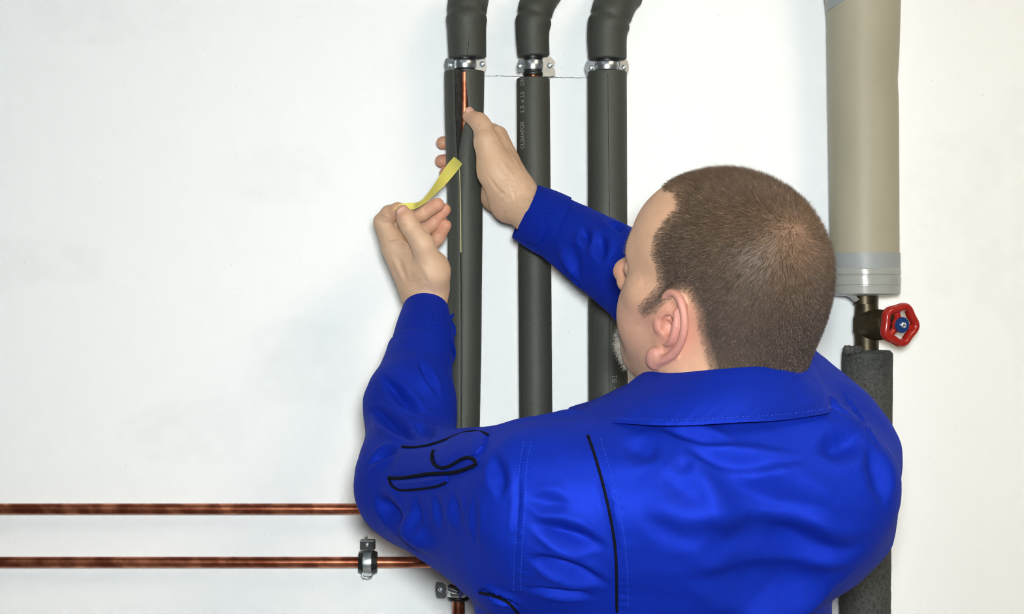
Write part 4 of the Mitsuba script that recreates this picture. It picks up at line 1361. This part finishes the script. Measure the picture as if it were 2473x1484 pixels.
t1, t0 = LH['thumb'][-1][0], LH['thumb'][-2][0]
nail('person__body__finger_nail', t1 + np.array([0.0012, -0.0092, -0.0015]), t0, np.array([0.12, -1, 0.25]), 0.0062, 0.0062)
t1, t0 = RHD['thumb'][-1][0], RHD['thumb'][-2][0]
nail('person__body__finger_nail_001', t1 + np.array([0.0022, -0.0062, 0.0062]), t0, np.array([0.30, -0.75, 0.70]), 0.0062, 0.0062)

# ------------------------------------------------------------------ jacket
CUFF_L, CUFF_R = at(1022, 846, 1.736), at(1334, 546, 1.814)


def sdf_jacket(p):
    d = s_trunk(p)
    d = smin(d, s_cone(p, LS, LE, 0.077, 0.052), 0.05)
    d = smin(d, s_cone(p, at(1012, 1205, 1.57), at(1235, 1345, 1.42), 0.044, 0.042), 0.05)
    d = smin(d, s_cone(p, at(1285, 1064, 1.44), at(1368, 1038, 1.445), 0.016, 0.017), 0.03)
    d = smin(d, s_ell(p, at(1945, 1160, 1.375), (0.070, 0.040, 0.060)), 0.06)        # shoulder blade pushed out by the raised arm
    d = smin(d, s_cone(p, at(1230, 1500, 1.47), at(1225, 1600, 1.47), 0.024, 0.040), 0.03)
    a = smin(s_cone(p, LE, at(989, 980, 1.665), 0.052, 0.048), s_cone(p, at(989, 980, 1.665), at(1028, 790, 1.76), 0.047, 0.0345), 0.02)
    d = smin(d, smax(a, (p - CUFF_L) @ unit(at(1034, 740, 1.783) - CUFF_L), 0.003), 0.03)
    d = smin(d, s_cone(p, RS, RE, 0.064, 0.058), 0.05)
    b = s_cone(p, RE, at(1322, 535, 1.822), 0.058, 0.037)
    d = smin(d, smax(b, (p - CUFF_R) @ unit((-0.9, -0.08, 0.44)), 0.003), 0.035)
    return d


jac = relax(surface(sdf_jacket, np.array([-0.26, 1.15, 0.86]), np.array([0.50, 1.95, 1.70]), 0.0032), 3)
# folds: (pixels, width in mm, depth in mm; below zero a ridge)
FOLDS = [
    ([(1580, 1026), (1705, 1060), (1790, 1078)], 7, 3), ([(1602, 1046), (1690, 1088), (1783, 1112), (1900, 1116), (1975, 1104)], 7, 2.6),
    ([(1640, 1075), (1740, 1128), (1843, 1180), (1960, 1225), (2080, 1300)], 15, 5), ([(1700, 1150), (1790, 1215), (1880, 1275), (2000, 1340), (2070, 1360)], 20, 6), ([(1640, 1265), (1740, 1310), (1870, 1350), (2000, 1350), (2100, 1300)], 24, 7),
    ([(1640, 1385), (1760, 1412), (1895, 1422), (2010, 1396), (2080, 1345)], 20, 6), ([(1760, 1482), (1890, 1468), (2030, 1415)], 13, -4), ([(1540, 1240), (1640, 1300), (1720, 1320)], 10, 1.4), ([(1590, 1120), (1660, 1190), (1740, 1240)], 12, 1.6),
    ([(1272, 1259), (1369, 1293), (1474, 1327)], 8, 5), ([(1262, 1343), (1348, 1369), (1480, 1419)], 8, 5), ([(1260, 1419), (1348, 1430), (1450, 1442)], 6, 3), ([(1262, 1200), (1330, 1215), (1390, 1222)], 7, 2),
    ([(1985, 961), (2030, 985), (2068, 1007)], 11, 7), ([(1962, 1078), (2040, 1072), (2085, 1030)], 12, 3.5), ([(2085, 1060), (2125, 1150), (2135, 1240)], 12, 3),
    ([(878, 1004), (899, 992), (930, 1010), (957, 1029), (996, 1053), (1043, 1068)], 7, 5.5), ([(912, 892), (938, 928), (977, 967), (1008, 990), (1047, 1010)], 6, 4.5),
    ([(1004, 853), (1024, 889), (1047, 932), (1063, 967)], 5, 3), ([(989, 1018), (1016, 1033), (1051, 1064)], 7, 4.5), ([(885, 1128), (918, 1102), (969, 1090)], 6, 3),
    ([(1012, 1192), (1006, 1240), (1012, 1300)], 8, 1.8), ([(1045, 1190), (1058, 1240), (1062, 1290)], 8, 1.6), ([(1095, 1180), (1100, 1230), (1120, 1290)], 9, 1.6), ([(1186, 1085), (1200, 1130), (1207, 1165), (1202, 1215)], 7, 2.6), ([(1150, 1180), (1145, 1240), (1150, 1330)], 6, 1.2),
    ([(960, 1240), (1000, 1290), (1060, 1320)], 14, -4), ([(905, 1190), (935, 1235), (990, 1262)], 12, 4),
    ([(1357, 630), (1388, 672), (1409, 701), (1446, 735)], 4, 2.5), ([(1404, 546), (1414, 572), (1420, 600)], 6, 3), ([(1446, 556), (1451, 588), (1454, 640)], 7, 3), ([(1464, 530), (1485, 545), (1505, 566)], 5, 4),
    ([(1340, 590), (1375, 640), (1400, 690)], 9, -3), ([(1640, 1100), (1660, 1150)], 8, 1.5), ([(1500, 1060), (1600, 1110)], 12, 2),
    ([(1146, 1424), (1190, 1437), (1225, 1450), (1262, 1478)], 5, 6),
    # seams
    ([(1262, 1068), (1252, 1130), (1250, 1200), (1244, 1300), (1238, 1440)], 2.2, 1.6), ([(1420, 1050), (1445, 1130), (1470, 1230), (1487, 1330), (1490, 1470)], 2.6, 1.8),
    ([(2012, 915), (2060, 985), (2110, 1060), (2140, 1120)], 3, 2.2)]
jv = np.array(jac.vertices)
disp, dj = emboss(jac, [(px, wd_ / 1000, dp_ / 1000 * (2.3 if wd_ < 10 else 3.0)) for px, wd_, dp_ in FOLDS], soft=0.42)
jn = dj.n
disp += 0.0030 * (meshkit.fbm(jv * [14, 14, 20], 3, 2) - 0.5) + 0.0012 * (meshkit.fbm(jv * [60, 60, 70], 2, 4) - 0.5)
# puckers along the double seam at the armhole and along the back seam
for px, n_p in (([(1258, 1075), (1250, 1200), (1244, 1300), (1240, 1430)], 26), ([(1440, 1060), (1470, 1140), (1495, 1250), (1505, 1350), (1508, 1470)], 30), ([(2030, 925), (2075, 985), (2120, 1050), (2150, 1100)], 22), ([(1275, 1075), (1268, 1200), (1262, 1300), (1258, 1430)], 24)):
    P_, N_ = dj.line(px, 3.0)
    dist, ix = cKDTree(P_).query(jv)
    s_ = ix / (len(P_) - 1)
    disp += 0.0011 * np.exp(-(dist / 0.005) ** 2) * np.sin(s_ * n_p * 2 * np.pi + 2 * np.sin(s_ * 17))
jac = trimesh.Trimesh(jv + jn * disp[:, None], jac.faces, process=False)
jac = relax(jac, 4)
put('person__jacket', jac, 'm_cloth', 'bright blue cotton work jacket', smooth=True)
dj = Drape(jac)


def cord(key, px, r_, label=None, mat='m_piping', lift=0.0004, step=5.0):
    P_, N_ = dj.line(px, step, lift)
    put(key, tube(P_, r_, 8), mat, label, smooth=True)


cord('person__jacket__piping', [(1420, 1054), (1445, 1130), (1470, 1230), (1486, 1330), (1489, 1400), (1490, 1478)], 0.0013, 'black piping down the back seam')
cord('person__jacket__piping_001', [(1158, 1431), (1190, 1440), (1222, 1453), (1240, 1468), (1252, 1482)], 0.0016, 'black cord drawn in as the shadow gap under the left arm')  # dark cord standing in for the shadow between arm and jacket front
# stitches, as short threads
st = []
for px, off in (([(1266, 1068), (1255, 1130), (1252, 1200), (1246, 1300), (1241, 1430)], 0), ([(1284, 1068), (1272, 1130), (1269, 1200), (1263, 1300), (1258, 1430)], 0), ([(1450, 1060), (1474, 1140), (1498, 1240), (1512, 1340), (1516, 1470)], 0)):
    P_, N_ = dj.line(px, 2.0, 0.0003)
    for k in range(0, len(P_) - 3, 4):
        st.append(tube(P_[k:k + 3], 0.00028, 5))
put('person__jacket__stitching', cat_meshes(st), 'm_thread', 'pale blue stitching along the seams', kind='stuff')

# pocket on the upper left sleeve
put('person__jacket__sleeve_pocket', dj.panel([(962, 1086), (990, 1085), (1040, 1079), (1085, 1064), (1120, 1051), (1165, 1050), (1178, 1060), (1160, 1100), (1150, 1126), (1120, 1138), (1090, 1144), (1040, 1148), (1000, 1153), (945, 1155), (950, 1125)], 0.0008, 4.0, 0.0, 0.0016), 'm_cloth', 'sleeve pocket', smooth=50)
put('person__jacket__pen_pocket', dj.panel([(946, 1158), (1000, 1156), (1050, 1150), (1082, 1148), (1080, 1166), (1060, 1176), (1010, 1183), (965, 1185), (950, 1175)], 0.0008, 3.0, 0.0, 0.0045), 'm_cloth', 'narrow pen pocket', smooth=50)
put('person__jacket__pocket_flap', dj.panel([(1066, 1082), (1090, 1066), (1118, 1053), (1160, 1049), (1178, 1058), (1168, 1082), (1154, 1101), (1135, 1108), (1112, 1116), (1092, 1127), (1072, 1131), (1058, 1122), (1053, 1105), (1056, 1092)], 0.0034, 4.0, 0.0, 0.0026), 'm_cloth', 'folded pocket flap', smooth=50)
cord('person__jacket__sleeve_pocket__piping', [(973, 1081), (990, 1083), (1040, 1077), (1085, 1062), (1120, 1049), (1160, 1046), (1180, 1053)], 0.0012, 'black piping', lift=0.0014)
cord('person__jacket__sleeve_pocket__piping_001', [(942, 1156), (1000, 1153), (1050, 1146), (1090, 1145), (1120, 1138), (1148, 1127)], 0.0019, 'black piping', lift=0.0016)
cord('person__jacket__pen_pocket__piping', [(942, 1157), (944, 1170), (955, 1181), (970, 1185), (1010, 1183), (1060, 1175), (1080, 1166)], 0.0012, 'black piping', lift=0.001)
cord('person__jacket__pocket_flap__piping', [(1053, 1095), (1050, 1110), (1056, 1126), (1070, 1134), (1092, 1131), (1112, 1120), (1135, 1111), (1150, 1114), (1157, 1127)], 0.0017, 'thick black piping', lift=0.0038)

# cuffs
def cuff(key, p0, p1, r0, r1, th=0.0028, label=None, rim_n=None):
    """An open cuff around the wrist from p0 (its rim) to p1, with an inside."""
    n_, w_ = 48, 8
    axis_ = unit(p1 - p0)
    a_ = unit(np.cross(axis_, [0, 1, 0]))
    b_ = np.cross(axis_, a_)
    rings = []
    for s_ in np.linspace(0, 1, w_):
        rings.append((p0 + (p1 - p0) * s_, r0 + (r1 - r0) * s_ + 0.0012 * math.sin(s_ * math.pi)))
    rings = rings + [(rings[-1][0], rings[-1][1] - th)] + [(c_, r_ - th) for c_, r_ in rings[::-1]][1:]
    ang = np.arange(n_) * 2 * np.pi / n_
    V_ = np.vstack([c_ + r_ * (np.cos(ang)[:, None] * a_ + np.sin(ang)[:, None] * b_) for c_, r_ in rings])
    if rim_n is not None:                             # the rim is cut along a plane of its own
        h_ = (V_ - p0) @ axis_
        off_ = V_ - p0 - h_[:, None] * axis_
        V_ = V_ - axis_ * ((off_ @ rim_n) / (axis_ @ rim_n) * 1.0)[:, None]
    N_ = len(rings)
    i_, j_ = np.meshgrid(np.arange(N_), np.arange(n_), indexing='ij')
    q_ = np.stack([i_ * n_ + j_, i_ * n_ + (j_ + 1) % n_, ((i_ + 1) % N_) * n_ + (j_ + 1) % n_, ((i_ + 1) % N_) * n_ + j_], -1).reshape(-1, 4)
    me = trimesh.Trimesh(V_, np.vstack([q_[:, [0, 1, 2]], q_[:, [0, 2, 3]]]), process=False)
    put(key, me, 'm_cloth', label, smooth=40)
    return me


cl = cuff('person__jacket__cuff', at(1028, 746, 1.781), at(1021, 853, 1.733), 0.0272, 0.0385, label='turned cuff of the sleeve')
cr = cuff('person__jacket__cuff_001', at(1268, 511, 1.836), at(1344, 549, 1.809), 0.0360, 0.0400, label='turned cuff of the sleeve', rim_n=unit((0.9, 0.08, -0.44)))

dcr, dcl = Drape(cr), Drape(cl)
put('person__jacket__cuff_001__tab', dcr.panel([(1284, 503), (1300, 508), (1316, 526), (1322, 550), (1314, 578), (1302, 592), (1276, 584), (1248, 566), (1260, 540), (1273, 515)], 0.0024, 4.0, 0.0, 0.001), 'm_cloth', 'overlapping cuff tab', smooth=50)
put('person__jacket__cuff_001__hook_patch', dcr.panel([(1300, 495), (1318, 498), (1340, 510), (1338, 518), (1322, 516), (1304, 506)], 0.0006, 3.0), 'm_cloth', 'rough fastener patch', smooth=50)
put('person__jacket__cuff__hook_patch', dcl.panel([(1046, 752), (1060, 754), (1073, 777), (1062, 790), (1042, 784)], 0.0012, 3.0), 'm_cloth', 'rough fastener patch', smooth=50)
tabp = [at(a_, b_, 1.752) for a_, b_ in ((1066, 822), (1070, 795), (1080, 770), (1094, 756), (1096, 761), (1090, 772), (1099, 790), (1100, 808), (1092, 828), (1080, 838))]
tb = trimesh.creation.extrude_polygon(Polygon([(q_[0], q_[2]) for q_ in tabp]).buffer(-0.001).buffer(0.001), 0.0028, engine='earcut')
v = np.array(tb.vertices)
xr = (v[:, 0] - v[:, 0].min()) / np.ptp(v[:, 0])
put('person__jacket__cuff__tab', trimesh.Trimesh(np.stack([v[:, 0], 1.7445 + 0.022 * xr ** 2 + v[:, 2] + (v[:, 1] - v[:, 1].mean()) * 0.35, v[:, 1]], 1), np.asarray(tb.faces)[:, ::-1], process=False), 'm_cloth', 'loose cuff tab', smooth=20)

# collar: an inside stand, a fold at the top and the fall outside
COL = [((1940, 906, 1.535), (1978, 985, 1.555)), ((1957, 880, 1.465), (1992, 1000, 1.435)), ((1885, 884, 1.392), (1915, 1012, 1.345)), ((1750, 893, 1.368), (1780, 1021, 1.320)), ((1640, 903, 1.388), (1640, 1028, 1.320)),
       ((1562, 914, 1.432), (1500, 1023, 1.355)), ((1480, 948, 1.490), (1400, 1013, 1.440)), ((1402, 978, 1.545), (1383, 997, 1.500))]
cP, _, c_ok = dj.hit([b_[:2] for a_, b_ in COL])
COL = [(a_, (b_[0], b_[1], min(b_[2], p_[1] - 0.011) if o_ and k_ in (1, 2, 3, 4) else b_[2])) for k_, ((a_, b_), p_, o_) in enumerate(zip(COL, cP, c_ok))]
COL[0] = ((1946, 892, 1.505), (1984, 990, COL[1][1][2] + 0.035))
topc = spline([at(*a_) for a_, b_ in COL], 90)
botc = spline([at(*b_) for a_, b_ in COL], 90)
nc = at(1757, 900, 1.45)
out_ = topc - nc
out_[:, 2] = 0
out_ /= np.linalg.norm(out_, axis=1, keepdims=True)
sect = []
for s_ in (1.0, 0.66, 0.33, 0.0):                     # the stand, inside
    sect.append(topc + [0, 0, -0.045 * s_ - 0.002] - out_ * (0.0035 - 0.004 * s_))
sect.append(topc + [0, 0, 0.0008] - out_ * 0.0015)
sect.append(topc + [0, 0, 0.0005] + out_ * 0.0020)
for s_ in (0.15, 0.35, 0.55, 0.75, 0.9, 1.0):
    sect.append(topc * (1 - s_) + botc * s_ + out_ * (0.002 + 0.007 * math.sin(s_ * math.pi)) + [0, 0, 0.0])
sect.append(botc - out_ * 0.002)
for s_ in (0.85, 0.5, 0.2):
    sect.append(topc * (1 - s_) + botc * s_ + out_ * (-0.0005 + 0.006 * math.sin(s_ * math.pi)))
sect = np.array(sect)                                 # rows x 90 x 3
W_, L_ = sect.shape[:2]
V_ = sect.transpose(1, 0, 2).reshape(-1, 3)
i_, j_ = np.meshgrid(np.arange(L_ - 1), np.arange(W_ - 1), indexing='ij')
q_ = np.stack([i_ * W_ + j_, i_ * W_ + j_ + 1, (i_ + 1) * W_ + j_ + 1, (i_ + 1) * W_ + j_], -1).reshape(-1, 4)
colm = trimesh.Trimesh(V_, np.vstack([q_[:, [0, 1, 2]], q_[:, [0, 2, 3]]]), process=False)
cv = np.array(colm.vertices)
cn = vnormals(colm)
rowk = np.tile(np.arange(W_), L_)
along = np.repeat(np.arange(L_), W_)
outer = (rowk >= 6) & (rowk <= 11)
dsp = 0.0085 * (meshkit.fbm(cv * [26, 26, 40], 2, 11) - 0.5) + np.where((rowk == 10) | (rowk == 9), 0.0006 * np.sin(along * 2.1) - 0.0006, 0)
outw = np.repeat(out_[:, None], W_, 1).reshape(-1, 3)
colm = trimesh.Trimesh(cv + outw * (dsp * (rowk >= 6))[:, None], colm.faces, process=False)
rowp = np.array(colm.vertices).reshape(L_, W_, 3)
stl = rowp[:, 10] + out_ * 0.0006
st = [tube(np.array([stl[k], stl[k] * 0.6 + stl[k + 1] * 0.4]), 0.00028, 5) for k in range(2, L_ - 2)]
put('person__jacket__collar__stitching', cat_meshes(st), 'm_thread', 'pale blue stitching', kind='stuff')
put('person__jacket__collar', colm, 'm_cloth', 'folded down collar', smooth=50)

# trousers and shoes, below the frame
def sdf_trousers(p):
    d = None
    for s in (1, -1):
        hip = np.array([0.150, 1.44, 0.92]) + TL * 0.085 * s
        knee, ankle = hip + TF * 0.02 + [0, 0, -0.43], hip + [0, 0, -0.85]
        e = smin(s_cone(p, hip, knee, 0.098, 0.076), s_cone(p, knee, ankle, 0.076, 0.066), 0.03)
        d = e if d is None else smin(d, e, 0.03)
    d = smin(d, s_ell(p, (0.150, 1.44, 0.94), (0.175, 0.14, 0.10)), 0.03)
    return smax(d, 0.05 - p[:, 2], 0.005)


put('person__trousers', surface(sdf_trousers, np.array([-0.12, 1.2, 0.0]), np.array([0.42, 1.68, 1.08]), 0.009), 'm_trousers', 'blue work trousers', smooth=True)
for k, s in enumerate((1, -1)):
    a_ = np.array([0.150, 1.44, 0.045]) + TL * 0.085 * s
    def sdf_shoe(p):
        d = smin(s_cone(p, a_ - TF * 0.05, a_ + TF * 0.16 + [0, 0, -0.008], 0.044, 0.040), s_cone(p, a_, a_ + [0, 0, 0.05], 0.044, 0.042), 0.03)
        return smax(d, 0.001 - p[:, 2], 0.004)
    put('person__shoe' + ('' if k == 0 else '_001'), surface(sdf_shoe, a_ - [0.25, 0.25, 0.06], a_ + [0.25, 0.25, 0.12], 0.006), 'm_shoe', 'black work shoe', smooth=True)

# ------------------------------------------------------------------ the yellow liner strip pulled off the slit
def ribbon(key, pts, widths, wdirs, label):
    P_, Wd, Wv = spline(pts, 60), np.interp(np.linspace(0, 1, 60), np.linspace(0, 1, len(widths)), widths), spline(wdirs, 60)
    Wv /= np.linalg.norm(Wv, axis=1, keepdims=True)
    t_ = np.gradient(P_, axis=0)
    n_ = np.cross(t_, Wv)
    n_ /= np.linalg.norm(n_, axis=1, keepdims=True)
    s_ = np.linspace(-0.5, 0.5, 5)
    mid = P_[:, None] + Wv[:, None] * (Wd[:, None] * s_)[..., None]
    me = solid_sheet((mid + n_[:, None] * 0.00015).reshape(-1, 3), (mid - n_[:, None] * 0.00015).reshape(-1, 3), 60, 5)
    put(key, me, 'm_liner', label, 'tape strip', smooth=30)


ribbon('liner_strip', [at(1107, 387, 1.877), at(1098, 398, 1.866), at(1080, 421, 1.846), at(1062, 444, 1.828), at(1044, 465, 1.810), at(1026, 484, 1.792), at(1010, 495, 1.775), at(996, 498, 1.7635), at(976, 498, 1.7630), at(958, 501, 1.7645), at(950, 509, 1.7655)],
       [m(26), m(28), m(28), m(28), m(28), m(26), m(19), m(12), m(15), m(18), m(14)],
       [(0.80, 0.10, -0.6), (0.79, 0.05, -0.61), (0.78, 0.0, -0.62), (0.785, 0.01, -0.62), (0.77, 0.05, -0.63), (0.74, 0.2, -0.62), (0.5, 0.6, -0.6), (0.1, 0.7, -0.7), (0.0, 0.35, -0.95), (-0.15, 0.3, -0.95), (-0.6, 0.2, -0.7)],
       'yellow tape strip pulled from the pipe slit between thumb and finger')
